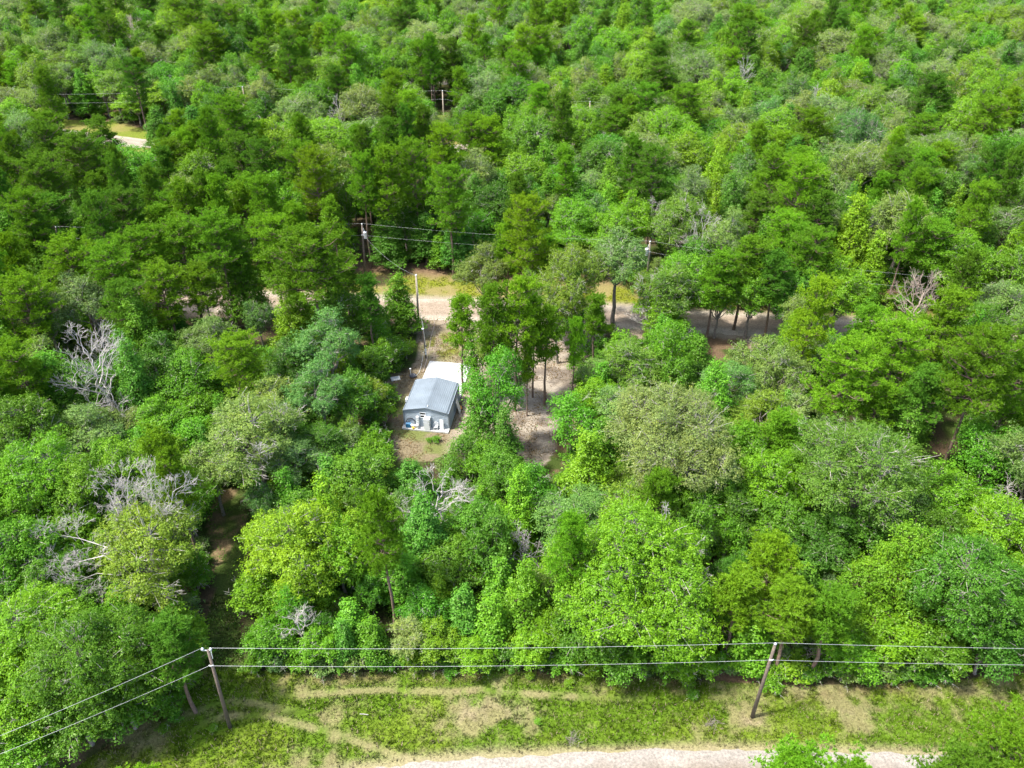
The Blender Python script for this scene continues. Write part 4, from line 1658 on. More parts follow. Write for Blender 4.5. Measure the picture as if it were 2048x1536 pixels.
# small plants standing on the verge
for (px, py, r, tn) in ((1060, 1357, .45, 'lime'), (1137, 1371, .42, 'lime'), (1022, 1346, .28, 'lime'), (1075, 1447, .3, 'lime'), (385, 1368, 1.0, 'lime'), (365, 1392, .7, 'green'),
                        (352, 1440, .6, 'green'), (398, 1300, .9, 'lime'), (330, 1462, .5, 'green'), (428, 1460, .4, 'lime'), (1385, 1395, .55, 'green'), (1540, 1380, .9, 'green'),
                        (1375, 1372, .7, 'green'), (1785, 1355, .8, 'lime'), (1610, 1360, .9, 'lime'), (900, 1352, .6, 'green'), (872, 884, .55, 'green'), (858, 884, .4, 'green'),
                        (905, 512, 1.0, 'green'), (925, 715, .45, 'green')):
    X, Y = at(px, py)
    plant('shrub', tn, X, Y, r, r * 1.5)
    RECS[-1]['verge'] = True

# ------------------------------------------------------------------ dead trees
for m, px, py, rp, HT, lab in DEADLIST:
    z = HT * .72
    X, Y = at(px, py, z)
    R = rp * depth_at(py, z) / FPX
    b = DEADM[m]
    o = link('dead_tree', b, None, (X, Y, 0), (0, 0, RNG.random() * 6))
    dim = np.array([v.co[:] for v in b.vertices])
    rr0 = max(np.percentile(np.abs(dim[:, 0]), 97), np.percentile(np.abs(dim[:, 1]), 97))
    o.scale = (R / rr0, R / rr0, HT / dim[:, 2].max())
    tag(o, lab, 'dead tree')


# big half-dead oak, white limbs reaching out of the leafy crown (parts of that oak)
def dead_limbs(root, px, py, zt, starts, seed, r0=.13, depth=5, L=2.0):
    """limbs growing from the oak's fork out to the picture places in starts"""
    rng = np.random.RandomState(seed)
    M = Matrix.LocRotScale(root.location, root.rotation_euler, root.scale).inverted()
    Xc, Yc = root.location.x, root.location.y
    for (qx, qy, qz) in starts:
        X, Y = at(qx, qy, qz)
        p0 = np.array([Xc, Yc, zt])
        p1 = np.array([X, Y, qz])
        segs, _ = limb(p0, p1, r0, r0 * .22, rng, 4, .08, .05)
        d = (p1 - p0) / np.linalg.norm(p1 - p0)
        out = []
        for j in range(7):
            t = .5 + .5 * j / 6
            dd = d + rng.normal(size=3) * .5
            twig_fan(p0 + (p1 - p0) * t, dd / np.linalg.norm(dd), L * (.42 + .3 * rng.rand()), r0 * .3, depth, rng, out, .5, .08)
        me = tube_mesh('dead_limb', [(segs, 6, 0), (out, 3, 0)], [DEADWOOD])
        me.transform(M)
        o = link('dead_limb', me, root)
        o['label'] = 'bleached leafless white limb'


big = min(RECS, key=lambda r: math.hypot(r['px'] - 300, r['py'] - 1105) if r['kind'] == 'oak' else 1e9)['o']
dead_limbs(big, 300, 1105, 6.5, [(255, 962, 14), (300, 965, 14.6), (220, 990, 13), (120, 1070, 10), (110, 1120, 9.2), (160, 1160, 8.6), (345, 985, 13)], 5, .085, 5, 1.8)
b2 = min(RECS, key=lambda r: math.hypot(r['px'] - 1262, r['py'] - 1150) if r['kind'] == 'hardwood' else 1e9)['o']
dead_limbs(b2, 0, 0, 6.5, [(1330, 1040, 11.5), (1370, 1105, 10), (1400, 1170, 8)], 8, .09, 4, 1.3)
b3 = min(RECS, key=lambda r: math.hypot(r['px'] - 505, r['py'] - 880) if r['kind'] == 'oak' else 1e9)['o']
dead_limbs(b3, 0, 0, 6, [(450, 880, 10), (560, 830, 11), (520, 905, 11)], 9, .08, 4, 1.1)

# fallen log and brush heaps
lg = MB()
x0, y0 = at(1478, 860)
x1, y1 = at(1622, 892)
lg.tube([(x0, y0, .9), ((x0 + x1) / 2, (y0 + y1) / 2 + .1, .75), (x1, y1, .35)], [.10, .17, .24], 8)
tag(lg.build('fallen_log', DEADBROWN, smooth=True), 'long reddish brown fallen pine trunk lying in the right wood', 'log')
for (px, py, sz, lab) in ((1148, 1482, .8, 'small heap of grey sticks on the grass above the gravel road'), (690, 935, 1.4, 'heap of grey brush at the lower left corner of the shed clearing'),
                          (1425, 1448, .7, 'scatter of grey twigs on the grass left of the right roadside pole')):
    rng = np.random.RandomState(int(px))
    X, Y = at(px, py)
    out = []
    for k in range(34):
        a = rng.rand() * 6.28
        p = np.array([X + rng.normal() * sz * .4, Y + rng.normal() * sz * .3, .05 + .25 * rng.rand()])
        twig_fan(p, np.array([math.cos(a), math.sin(a), .12]), sz * .4, .016, 1, rng, out, .5, .05)
    tag(link('brush_heap', tube_mesh('brush_heap', [(out, 3, 0)], [BARK_GREY])), lab, 'brush pile')
sx, sy = at(728, 1430)
tag(MB().tube([(sx - .35, sy + .02, .12), (sx, sy, .14), (sx + .4, sy - .05, .12)], .035, 6).build('bleached_stick', DEADWOOD),
    'single bleached stick lying in the grass right of the left roadside pole', 'stick')


# ------------------------------------------------------------------ poles and wires
def pole(name, base_px, top_px, h, r0, r1, mat, label, group=None, transformer=None, insul='single', base=None, top=None):
    bx, by = base if base else at(*base_px)
    tx, ty = top if top else at(top_px[0], top_px[1], h)
    e = empty(name, (bx, by, 0))
    tag(e, label, 'utility pole', group)
    d = (tx - bx, ty - by)
    MB().tube([(0, 0, -.3), (d[0] * .5, d[1] * .5, h * .5), (d[0], d[1], h)], [r0, (r0 + r1) / 2, r1], 12).build('shaft', mat, e, smooth=True)

    def ins(x, y, z):
        b = MB()
        b.tube([(x, y, z), (x, y, z + .10)], .02, 6)
        b.tube([(x, y, z + .08), (x, y, z + .14), (x, y, z + .2), (x, y, z + .27)], [.05, .13, .09, .05], 10)
        return b.build('insulator', WHITE, e, smooth=True)
    if insul == 'double':
        m = MB().box((d[0] - .1, d[1], h - .06), (.75, .07, .07))
        m.build('bracket', GALV, e)
        ins(d[0] - .42, d[1], h - .02)
        ins(d[0] + .22, d[1], h - .02)
        MB().tube([(d[0] + .25, d[1] - .1, h - .1), (d[0] + .22, d[1] - .12, h - .9)], .03, 6).build('arrester', WHITE, e)
    else:
        ins(d[0], d[1], h)
    t = (h - 1.7) / h
    MB().tube([(d[0] * t - .16, d[1] * t - .16, h - 1.7), (d[0] * t, d[1] * t - .28, h - 1.62), (d[0] * t + .16, d[1] * t - .16, h - 1.7)], .05, 6).build('clamp', WHITE, e)
    if transformer:
        q = transformer
        b = MB().tube([(d[0] * t + .42 * q, d[1] * t - .12, h - 2.25), (d[0] * t + .42 * q, d[1] * t - .12, h - 1.2)], .28, 14)
        b.tube([(d[0] * t + .42 * q, d[1] * t - .12, h - 1.2), (d[0] * t + .42 * q, d[1] * t - .12, h - 1.12)], [.31, .2], 14)
        b.build('transformer', GALV, e)
        MB().tube([(d[0] * t + .36 * q, d[1] * t - .12, h - 1.12), (d[0] * t + .36 * q, d[1] * t - .12, h - .85)], [.06, .03], 8).build('bushing', WHITE, e)
        MB().tube([(d[0] * t + .22 * q, d[1] * t - .3, h - .9), (d[0] * t + .3 * q, d[1] * t - .34, h - .45)], .04, 6).build('cutout', WHITE, e)
        MB().box((d[0] * t + .2 * q, d[1] * t - .06, h - 1.7), (.3, .06, .5)).build('bracket', GALV, e)
    return Vector((tx, ty, h)), Vector((bx + d[0] * t, by + d[1] * t, h - 1.7))


PW = {}
PW['A'] = pole('utility_pole', (460, 1455), (416, 1300), 10.4, .175, .115, CREO, 'dark leaning wooden pole with two white insulators beside curved wheel tracks', 'roadside poles', insul='double')
PW['B'] = pole('utility_pole', (1504, 1434), (1550, 1290), 10.2, .175, .115, CREO, 'dark brown wooden pole with single insulator on right side of the grass verge', 'roadside poles')
PW['C'] = pole('utility_pole', (731, 557), (724, 450), 9.9, .19, .12, CREO, 'wooden pole with grey transformer behind dirt road, beyond the shed', 'poles of the middle line', transformer=1)
cb, ct = at(1300, 578), None
PW['D'] = pole('utility_pole', (1292, 583), (1300, 485), 9.9, .19, .12, GREYWOOD, 'wooden pole with transformer half hidden in trees right of the clearing', 'poles of the middle line', transformer=-1)
PW['L'] = pole('utility_pole', (118, 563), (112, 456), 9.9, .19, .12, CREO, 'pole top with one insulator peeping between pines at the left', 'poles of the middle line')
xr_, yr_ = at(1900, 560, 9.9)
PW['R'] = pole('utility_pole', None, None, 9.9, .19, .12, CREO, 'wooden pole buried in trees at the right end of the middle line', 'poles of the middle line', base=(xr_, yr_), top=(xr_, yr_))
for k_, (x, y), lab in (('F1', (485, 175), 'distant wooden pole among trees above the far clearing'), ('F2', (885, 183), 'distant dark wooden pole standing alone above centre treetops'),
                        ('F0', (20, 190), 'distant wooden pole hidden at the left end of the far line'), ('F3', (1180, 205), 'distant wooden pole behind round trees right of centre')):
    X, Y = at(x, y, 9.9)
    PW[k_] = pole('utility_pole', None, None, 9.9, .2, .13, GREYWOOD, lab, 'poles of the far line', base=(X, Y), top=(X, Y))


def wire(name, pts, r, sag, label, cat='power line', mat=WIRE):
    full = []
    for a, b in zip(pts[:-1], pts[1:]):
        a, b = Vector(a), Vector(b)
        n = 14
        for i in range(n + (1 if b == Vector(pts[-1]) else 0)):
            t = i / n
            p = a.lerp(b, t)
            p.z -= 4 * sag * t * (1 - t)
            full.append(p)
    return tag(MB().tube(full, r, 5).build(name, mat, smooth=True), label, cat)


up = Vector((0, 0, .27))
A, B, C, D, L_, R_ = (PW[k] for k in 'ABCDLR')
# near line: from off-frame left, bending at pole A, to B and off-frame right
e1 = Vector((*at(-60, 1500, 10.1), 10.1))
e1n = Vector((*at(-60, 1524, 8.4), 8.4))
sc_ = 1.5
wire('overhead_wire', [A[0] + (e1 - A[0]) * sc_ + Vector((-.42, 0, .25)), A[0] + Vector((-.42, 0, .25)), A[0] + Vector((.22, 0, .25)), B[0] + up, B[0] + Vector((46, -.6, .2))], .012, .35,
     'upper silver wire running along the grass verge between the two roadside poles')
wire('overhead_wire', [A[1] + (e1n - A[1]) * sc_, A[1] + Vector((-.15, -.2, 0)), B[1] + Vector((0, -.2, 0)), B[1] + Vector((46, -.6, 0))], .012, .4,
     'lower silver wire running along the grass verge between the two roadside poles')
wire('overhead_wire', [L_[0] + (L_[0] - C[0]) + up, L_[0] + up, C[0] + up, D[0] + up, R_[0] + up, R_[0] + (R_[0] - D[0]) + up], .008, .55,
     'upper wire of the line behind the dirt road beyond the shed')
wire('overhead_wire', [L_[1] + (L_[0] - C[0]), L_[1], C[1] + Vector((0, -.2, 0)), D[1] + Vector((0, -.2, 0)), R_[1], R_[1] + (R_[0] - D[0])], .008, .55,
     'lower wire of the line behind the dirt road beyond the shed')
F = [PW['F%d' % i] for i in range(4)]
wire('overhead_wire', [f[0] + up for f in F] + [F[3][0] + (F[3][0] - F[2][0])], .010, .7, 'upper wire of the distant line crossing far treetops')
wire('overhead_wire', [f[1] for f in F] + [F[3][1] + (F[3][0] - F[2][0])], .010, .7, 'lower wire of the distant line crossing far treetops')

# plain service pole, meter pole and their drops
E_ = empty('service_pole', (*at(838, 657), 0))
tag(E_, 'plain grey wooden pole without fittings beside the dirt road near the shed', 'utility pole')
etx, ety = at(832, 550, 8.9)
ed = (etx - E_.location.x, ety - E_.location.y)
MB().tube([(0, 0, -.3), (ed[0] * .5, ed[1] * .5, 4.45), (ed[0], ed[1], 8.9)], [.17, .15, .12], 12).build('shaft', GREYWOOD, E_, smooth=True)
MB().tube([(ed[0], ed[1], 8.88), (ed[0], ed[1], 8.98)], [.15, .12], 10).build('cap', WHITE, E_)
etop = Vector((etx, ety, 8.8))
M_ = empty('meter_pole', (*at(852, 716), 0))
tag(M_, 'short dark meter pole with white boxes between the shed and dirt road', 'utility pole')
mh = 5.2
mtx, mty = at(845.5, 655, mh)
md_ = (mtx - M_.location.x, mty - M_.location.y)
MB().tube([(0, 0, -.2), (md_[0], md_[1], mh)], [.12, .09], 10).build('shaft', CREO, M_)
q = lambda t, dx=0, dy=-.13: (md_[0] * t + dx, md_[1] * t + dy, mh * t)
MB().tube([q(.2, .1), q(1.1, .1), q(1.2, .06)], .03, 7).build('conduit', GALV, M_)
MB().box(q(.28, .08, -.2), (.3, .16, .45)).build('breaker_box', GALV, M_, bevel=.02)
MB().box(q(.17, .06, -.2), (.22, .14, .35)).build('meter_box', WHITE, M_, bevel=.02)
MB().tube([(md_[0] * .42 + .1, md_[1] * .42 - .1, mh * .42), (md_[0] * .42 + .32, md_[1] * .42 - .16, mh * .42)], [.1, .13], 9).build('lamp', BLACK, M_)
MB().box(q(.97), (.28, .2, .16)).build('fitting', WHITE, M_)
wire('service_wire', [C[1] + Vector((.4, -.2, -.3)), etop], .009, .9, 'twisted service wire sloping from the transformer pole down to the plain pole')
mtop = Vector((mtx, mty, mh * .97))
wire('service_wire', [etop, mtop], .01, .25, 'short service wire from the plain grey pole down to the meter pole')

# ------------------------------------------------------------------ shed on its slab
RZ = math.radians(-8.5)
S = empty('concrete_slab', (-13.8, 81.3, 0), RZ)
tag(S, 'large pale concrete slab the grey shed stands on, open beyond it', 'slab')
SW, SL, SH = 5.95, 15.3, .22
b = MB()
nx_, ny_ = 4, 10
b.box((SW / 2, SL / 2, SH / 2 - .08), (SW, SL, SH + .16))
slab = b.build('top', CONC, S, bevel=.02)
SM = Matrix.Translation(S.location) @ Matrix.Rotation(RZ, 4, 'Z')
shed_loc = SM @ Vector((.14, .85, SH))
SD = empty('shed', shed_loc, RZ)
tag(SD, 'small blue-grey corrugated metal shed with low gable roof and rounded eaves', 'shed')
ww, ll, eh, rh = 5.72, 6.35, 2.3, 2.92


def gable(x):
    return eh + (rh - eh) * (1 - abs(x - ww / 2) / (ww / 2))


def gable_wall(y, sgn, holes=()):
    """ribbed horizontal sheeting under a gable; holes = (x0,x1,z0,z1)"""
    m = MB()
    pitch = .23
    z = 0.0
    while z < rh - .06:
        z1 = min(z + pitch, rh - .02)
        for (za, zb, dy) in ((z, z + pitch * .62, .035), (z + pitch * .62, z1, .0)):
            zb = min(zb, z1)
            if za >= zb:
                continue

            def span(zz):
                if zz <= eh:
                    return 0.0, ww
                k = (zz - eh) / (rh - eh) * ww / 2
                return k, ww - k
            a0, a1 = span(za)
            b0, b1 = span(zb)
            xs = [(a0, a1, b0, b1)]
            for (hx0, hx1, hz0, hz1) in holes:
                if hz0 < (za + zb) / 2 < hz1:
                    xs = [(a0, hx0, b0, hx0), (hx1, a1, hx1, b1)]
            for (p0, p1, q0, q1) in xs:
                m.face([(p0, y + sgn * dy, za), (p1, y + sgn * dy, za), (q1, y + sgn * dy, zb), (q0, y + sgn * dy, zb)])
                m.face([(q0, y + sgn * dy, zb), (q1, y + sgn * dy, zb), (q1, y + sgn * (.035 - dy), zb + .012), (q0, y + sgn * (.035 - dy), zb + .012)])
        z += pitch
    return m


WIN = (2.12, 2.82, 1.32, 2.12)
gable_wall(0, -1, [WIN]).build('front_wall', SIDING, SD)
gable_wall(ll, 1).build('back_wall', SIDING, SD)
for nm, x, sg in (('side_wall', 0, -1), ('side_wall', ww, 1)):
    m = MB()
    z = 0
    while z < eh - .1:
        for (za, zb, dx) in ((z, z + .14, .035), (z + .14, z + .23, 0)):
            m.face([(x + sg * dx, 0, za), (x + sg * dx, ll, za), (x + sg * dx, ll, zb), (x + sg * dx, 0, zb)])
            m.face([(x + sg * dx, 0, zb), (x + sg * dx, ll, zb), (x + sg * (.035 - dx), ll, zb + .012), (x + sg * (.035 - dx), 0, zb + .012)])
        z += .23
    m.build(nm, SIDING, SD)
# corner trims
for x in (0, ww):
    for y in (0, ll):
        MB().box((x, y, eh / 2), (.13, .13, eh)).build('corner_post', TRIM, SD)
# roof: ribbed sheet profile across the width, running front to back
prof = []
nr = 24
xs = np.linspace(-.06, ww + .06, nr * 6 + 1)


def roof_z(x):
    z = gable(min(max(x, 0), ww)) + .07
    e = min(x + .06, ww + .06 - x)
    if e < .32:
        z -= (.32 - e) ** 2 / .32 * .9
    return z


rib = MB()
pts = []
for i in range(nr):
    x0 = -.06 + (ww + .12) * i / nr
    w_ = (ww + .12) / nr
    for (f, dz) in ((0, 0), (.60, 0), (.66, .022), (.80, .022), (.94, 0)):
        x = x0 + w_ * f
        pts.append((x, roof_z(x) + dz))
pts.append((ww + .06, roof_z(ww + .06)))
pts = [(-.075, eh - .30)] + pts + [(ww + .075, eh - .30)]
for (xa, za), (xb, zb) in zip(pts[:-1], pts[1:]):
    rib.face([(xa, -.14, za), (xb, -.14, zb), (xb, ll + .14, zb), (xa, ll + .14, za)])
rf = rib.build('roof', ROOFM, SD)
so = rf.modifiers.new('thick', 'SOLIDIFY')
so.thickness = .02
so.offset = -1
for y in (-.15, ll + .15):
    tr_ = MB()
    for (xa, xb) in ((0, ww / 2), (ww / 2, ww)):
        L0 = math.hypot(ww / 2, rh - eh)
        ang = math.atan2(gable(xb) - gable(xa), xb - xa)
        tr_.box(((xa + xb) / 2, y, (gable(xa) + gable(xb)) / 2 + .02), (L0, .03, .12), ry=-ang)
    tr_.build('verge_trim', TRIM, rf)
MB().box((ww / 2 + .22, .25, rh + .11), (.08, .3, .05), ry=.15).build('roof_vent', WHITE, rf)
# window
wf = MB()
wx0, wx1, wz0, wz1 = WIN
wf.box(((wx0 + wx1) / 2, -.03, wz0), (wx1 - wx0 + .08, .08, .05)).box(((wx0 + wx1) / 2, -.03, wz1), (wx1 - wx0 + .08, .08, .05))
wf.box((wx0, -.03, (wz0 + wz1) / 2), (.05, .08, wz1 - wz0 - .05)).box((wx1, -.03, (wz0 + wz1) / 2), (.05, .08, wz1 - wz0 - .05))
wf.box(((wx0 + wx1) / 2, -.032, (wz0 + wz1) / 2), (wx1 - wx0 - .05, .07, .10))
fr = wf.build('window', WHITE, SD)
for z0_, z1_ in ((wz0, (wz0 + wz1) / 2), ((wz0 + wz1) / 2, wz1)):
    MB().box(((wx0 + wx1) / 2, .03, (z0_ + z1_) / 2), (wx1 - wx0, .02, z1_ - z0_ - .02)).build('pane', GLASS_DARK, fr)
MB().box((ww / 2, .06, 1.1), (1.0, .03, 2.0)).build('back_lining', TRIM, SD)
# air conditioner on the left wall
ac = MB().box((-.28, 3.1, 1.55), (.5, .62, .42)).build('air_conditioner', WHITE, SD, bevel=.02)
for k in range(5):
    MB().box((-.54, 3.1, 1.40 + k * .075), (.02, .5, .025)).build('louvre', TRIM, ac)


def onslab(x, y, z=0):
    """place on the porch strip of the slab; x from the slab's left edge, y from its front edge"""
    return SM @ Vector((x, y, SH + z))


def porch(name, label, cat, x, y):
    return tag(empty(name, onslab(x, y), RZ), label, cat)


# tall white cabinet (old fridge) with door
o = porch('refrigerator', 'tall white refrigerator standing on the porch slab at the middle of the shed front', 'refrigerator', 3.22, .42)
MB().box((0, .0, .86), (.78, .66, 1.66)).build('body', WHITE, o, bevel=.02)
MB().box((0, -.36, .62), (.76, .05, 1.14)).build('door', WHITE, o, bevel=.01)
MB().box((0, -.36, 1.45), (.76, .05, .46)).build('freezer_door', WHITE, o, bevel=.01)
for z in (.95, 1.38):
    MB().box((.30, -.405, z), (.03, .04, .26)).build('handle', GALV, o)
# narrow white shelf unit
o = porch('storage_tower', 'narrow stacked white drawer tower against the shed wall left of the window', 'storage tower', 1.95, .6)
MB().box((0, .13, .8), (.36, .04, 1.6)).build('back_panel', WHITE, o)
for z in (.18, .53, .88, 1.23, 1.5):
    MB().box((0, -.04, z), (.34, .28, .26)).build('drawer', WHITE, o, bevel=.02)
# white panel leaning on wall right
o = tag(MB().box((0, 0, .74), (.50, .05, 1.48), rx=-.12).build('white_panel', WHITE, None, onslab(5.0, .52), (0, 0, RZ)),
        'upright white panel leaning on the shed front right of the plastic chair', 'panel')
# hoop
hb = MB()
hp = [(math.cos(t) * .55, .0 + math.sin(t) * .10, .56 + math.sin(t) * .55) for t in np.linspace(0, 2 * math.pi, 29)]
hb.tube(hp, .05, 8, cap=False)
tag(hb.build('hoop', BLACK, None, onslab(1.02, .68), (0, 0, RZ), smooth=True), 'dark round hoop leaning on the shed wall behind the blue bin', 'hoop')
# blue bin
o = porch('storage_bin', 'dark blue plastic storage bin on the left end of the porch slab', 'bin', .75, .38)
bb = MB()
for (s, z) in ((1, 0),):
    bb.box((0, 0, .03), (.52, .36, .05)).box((0, -.19, .22), (.56, .03, .42)).box((0, .19, .22), (.56, .03, .42)).box((-.27, 0, .22), (.03, .36, .42)).box((.27, 0, .22), (.03, .36, .42))
bb.build('body', BLUE, o)
MB().box((0, .12, .46), (.6, .30, .04), rx=.35).build('lid', BLUE, o)
# white bucket, boxes, small clutter
for (x, y, r, h_, mat, nm, lab, cat) in ((1.18, .42, .17, .36, WHITE, 'bucket', 'white bucket on the porch slab beside the blue bin', 'bucket'),
                                         (1.52, .32, .16, .42, WHITE, 'canister', 'white canister on the porch slab below the drawer tower', 'canister')):
    o = porch(nm, lab, cat, x, y)
    MB().tube([(0, 0, 0), (0, 0, h_)], [r * .85, r], 14).build('body', mat, o)
    MB().tube([(0, 0, h_), (0, 0, h_ + .03)], r * 1.06, 14).build('lid', mat, o)
    MB().tube([(-r, 0, h_ * .9), (-r * .6, -.05, h_ + .14), (r * .6, -.05, h_ + .14), (r, 0, h_ * .9)], .012, 5).build('handle', GALV, o)
o = porch('watering_can', 'yellow watering can lying near the front edge of the porch slab', 'watering can', 1.45, .12)
MB().tube([(0, 0, 0), (0, 0, .24)], [.14, .12], 12).build('body', YELLOW, o)
MB().tube([(.1, 0, .08), (.34, 0, .26)], [.03, .02], 7).build('spout', YELLOW, o)
MB().tube([(-.12, 0, .05), (-.25, 0, .2), (-.05, 0, .3), (.06, 0, .25)], .018, 6).build('handle', YELLOW, o)
o = porch('small_grill', 'small round grey metal grill on legs right of the white canister', 'grill', 1.95, .2)
MB().tube([(0, 0, .32), (0, 0, .42), (0, 0, .52)], [.08, .19, .20], 12).build('bowl', GALV, o)
MB().tube([(0, 0, .53), (0, 0, .62), (0, 0, .66)], [.20, .13, .03], 12).build('lid', BOARD, o)
for a in (0, 2.1, 4.2):
    MB().tube([(.08 * math.cos(a), .08 * math.sin(a), .36), (.2 * math.cos(a), .2 * math.sin(a), 0)], .014, 5).build('leg', GALV, o)
# plastic chair
o = porch('plastic_chair', 'white plastic garden chair on the porch between the refrigerator and white panel', 'chair', 4.28, .42)
MB().box((0, 0, .42), (.46, .44, .04)).build('seat', WHITE, o, bevel=.015)
bk = MB()
for i in range(5):
    bk.box((-.17 + i * .085, .24, .66), (.05, .03, .44), rx=-.15)
bk.tube([(-.25, .18, .42), (-.27, .26, .72), (-.18, .30, .90), (0, .31, .95), (.18, .30, .90), (.27, .26, .72), (.25, .18, .42)], .03, 6)
bk.build('backrest', WHITE, o)
for sx_ in (-1, 1):
    MB().tube([(sx_ * .25, -.2, .42), (sx_ * .28, -.2, .64), (sx_ * .28, .1, .66), (sx_ * .26, .25, .66)], .025, 6).build('armrest', WHITE, o)
    for sy_ in (-1, 1):
        MB().tube([(sx_ * .2, sy_ * .19, .42), (sx_ * .25, sy_ * .24, 0)], [.035, .025], 6).build('leg', WHITE, o)
# door leaf leaning at right side of the shed + small orange mower
sideloc = SM @ Vector((6.35, 4.5, 0))
o = tag(MB().box((.0, 0, .98), (.05, .85, 1.96), ry=-.22).build('leaning_door', WHITE, None, sideloc, (0, 0, RZ), bevel=.01),
        'white door leaf leaning against the right side of the shed', 'door')
mx_, my_ = at(920, 818)
o = tag(empty('push_mower', (mx_, my_, 0), RZ + .4), 'small orange push mower on the sand right of the shed', 'mower')
MB().box((0, 0, .22), (.5, .6, .16)).build('deck', ORANGE, o, bevel=.03)
MB().tube([(0, 0, .3), (0, 0, .5)], [.16, .13], 10).build('engine', YELLOW, o)
for sx_ in (-.28, .28):
    for sy_ in (-.22, .24):
        MB().tube([(sx_ - .03, sy_, .12), (sx_ + .03, sy_, .12)], .12, 10).build('wheel', BLACK, o)
MB().tube([(-.2, .28, .3), (-.2, .8, .85), (.2, .8, .85), (.2, .28, .3)], .018, 6).build('handle', BLACK, o)
# dish on mast left of slab and board
dx_, dy_ = at(826, 753)
o = tag(empty('satellite_dish', (dx_, dy_, 0), .2), 'small dark satellite dish with white mast on the ground left of the slab', 'satellite dish')
MB().tube([(0, 0, .12), (0, 0, .18), (0, 0, .2)], [.25, .5, .52], 18).build('dish', BLACK, o)
MB().tube([(-.25, .05, .2), (-.28, .05, 1.25)], .04, 8).build('mast', WHITE, o)
MB().box((-.28, .02, 1.28), (.2, .16, .16)).build('head', WHITE, o)
MB().tube([(0, 0, 0), (0, 0, .14)], [.3, .12], 8).build('base', GALV, o)
bx_, by_ = at(791, 758)
tag(MB().box((0, 0, .08), (1.25, .9, .06), rx=.03).build('loose_board', BOARD, None, (bx_, by_, 0), (0, 0, .3)), 'pale grey board lying on the ground left of the shed', 'board')
# loose white cable from meter pole to the shed's back corner
cpts = [at(848, 714), at(846, 722), at(842, 738), at(838, 748), at(832, 757), at(829, 763)]
mbc = MB()
zz = [.9, .5, .25, .2, .4, 1.3]
mbc.tube([(a_[0], a_[1], z_) for a_, z_ in zip(cpts, zz)], .02, 6)
tag(mbc.build('power_cable', WHITE, smooth=True), 'slack white cable running from the meter pole to the shed back corner', 'cable')
# buried-pipe trench line on the lawn
tp_ = [at(869, 640), at(868, 655), at(862, 675), at(858, 700), at(853, 722), at(846, 745)]
tag(MB().tube([(a_[0], a_[1], .03) for a_ in tp_], .06, 6).build('drain_pipe', DEADBROWN, smooth=True), 'thin brown pipe snaking over the yellow grass behind the slab', 'pipe')
# mailboxes at the road
for (px, lab) in ((1088, 'white mailbox on a post beside the dirt road, left of the pair'), (1099, 'dark mailbox on a post beside the dirt road, right of the pair')):
    X, Y = at(px, 643)
    o = tag(empty('mailbox', (X, Y, 0)), lab, 'mailbox')
    MB().box((0, 0, .55), (.1, .1, 1.1)).build('post', GREYWOOD, o)
    mb_ = MB()
    prof_ = [(-.12, 0), (.12, 0), (.12, .14), (.08, .21), (0, .24), (-.08, .21), (-.12, .14)]
    for y in (-.25, .25):
        mb_.face([(a_, y, 1.1 + z_) for a_, z_ in prof_])
    for (a0_, z0_), (a1_, z1_) in zip(prof_, prof_[1:] + prof_[:1]):
        mb_.face([(a0_, -.25, 1.1 + z0_), (a1_, -.25, 1.1 + z1_), (a1_, .25, 1.1 + z1_), (a0_, .25, 1.1 + z0_)])
    mb_.build('box', WHITE if px < 1095 else BLACK, o)

# ------------------------------------------------------------------ labels for trees and shrubs
ORD = ['first', 'second', 'third', 'fourth', 'fifth', 'sixth', 'seventh', 'eighth', 'ninth', 'tenth',
       'eleventh', 'twelfth', 'thirteenth', 'fourteenth', 'fifteenth', 'sixteenth', 'seventeenth', 'eighteenth', 'nineteenth', 'twentieth']


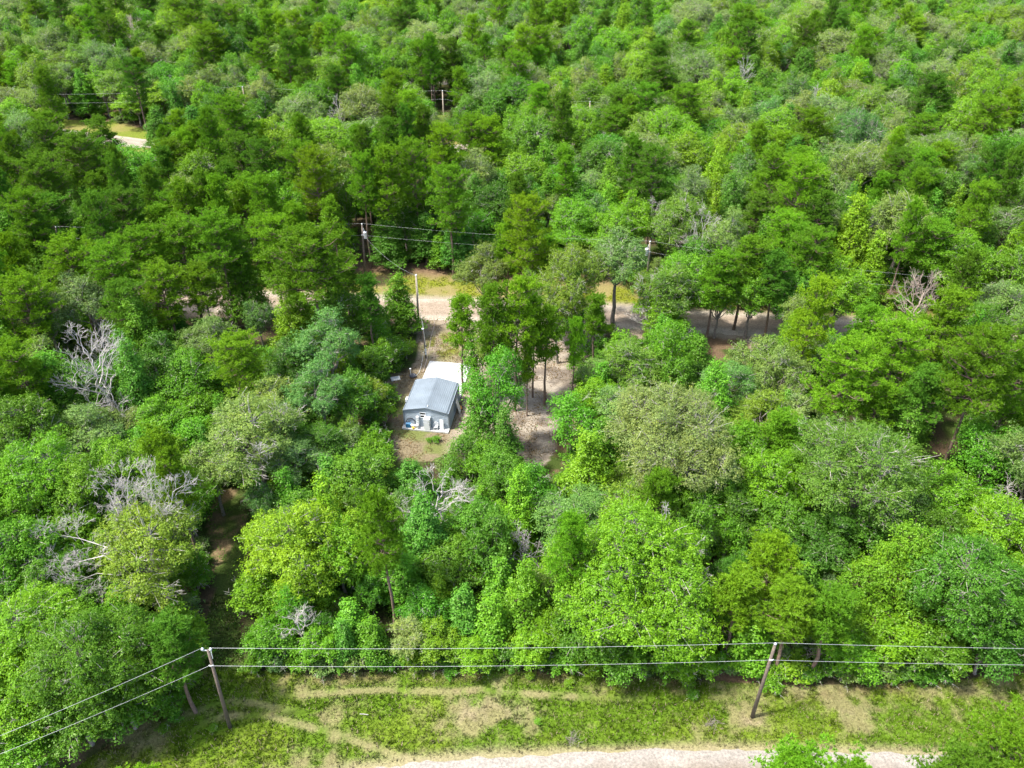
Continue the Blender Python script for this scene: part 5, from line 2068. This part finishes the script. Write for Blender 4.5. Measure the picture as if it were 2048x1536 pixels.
def zone(r):
    X, Y, px = r['X'], r['Y'], r['px']
    if r.get('verge'):
        if Y < 60:
            return 'on the grass verge'
        return 'on the open ground around the clearing'
    col5 = 'far left' if px < 410 else 'left' if px < 820 else 'centre' if px < 1230 else 'right' if px < 1640 else 'far right'
    if Y < 36:
        return 'on the near side of the gravel road'
    if Y < 54:
        return ('by the verge left of the left pole' if px < 410 else 'by the verge nearer the left pole' if px < 980 else
                'by the verge nearer the right pole' if px < 1550 else 'by the verge right of the right pole')
    if Y < 66:
        return 'in the wood just behind the verge, ' + col5
    if Y < 79:
        return 'in the wood nearer than the shed, ' + col5
    if Y < 92:
        return {'far left': 'level with the shed, far left', 'left': 'just left of the shed', 'centre': 'just right of the shed',
                'right': 'level with the shed, right', 'far right': 'level with the shed, far right'}[col5]
    if Y < 107:
        return 'before the dirt road, ' + col5
    if Y < 124:
        return 'along the dirt road, ' + col5
    if Y < 145:
        return 'close behind the dirt road, ' + col5
    if Y < 180:
        return 'deep behind the dirt road, ' + col5
    if Y < 205:
        return 'beside the far road, ' + col5
    return 'in the farthest forest, ' + col5


cells = {}
for r in RECS:
    sz = ('tall' if r['H'] > 16.5 else 'short' if r['H'] < 11.5 else '') if r['kind'] == 'pine' else \
         ('large' if r['R'] > 4.2 else 'small' if r['R'] < 2.4 else '') if r['kind'] != 'shrub' else ('small' if r['R'] < 1.2 else '')
    r['desc'] = (sz + ' ' + r['tone'] + ' ' + NAMES[r['kind']][1]).strip()
    r['zone'] = zone(r)
    cells.setdefault((r['desc'], r['zone']), []).append(r)
for (desc, zn), rs in cells.items():
    rs.sort(key=lambda r: r['px'])
    for i, r in enumerate(rs):
        nm, pl, cat = NAMES[r['kind']]
        if len(rs) == 1:
            lab = '%s %s' % (desc, zn)
        elif len(rs) <= 20:
            lab = '%s %s, %s from the left' % (desc, zn, ORD[i])
        else:
            lab = '%s %s' % (desc, zn)
        if len(lab.split()) > 16:
            lab = '%s %s %s' % (ORD[i] if len(rs) > 1 else '', desc, zn)
            lab = lab.replace('in the wood nearer than the shed', 'in the wood before the shed').strip()
            lab = ' '.join(lab.split()[:16])
        tag(r['o'], lab, cat, (pl + 's in the wood') if r['kind'] != 'shrub' else 'shrubs in and around the wood')
print('tris', sum(len(m.loops) - 2 * len(m.polygons) for m in bpy.data.meshes))
print('trees', {k: sum(1 for r in RECS if r['kind'] == k) for k in NAMES}, 'far', len(FAR), 'under', len(WOOD_UNDER))
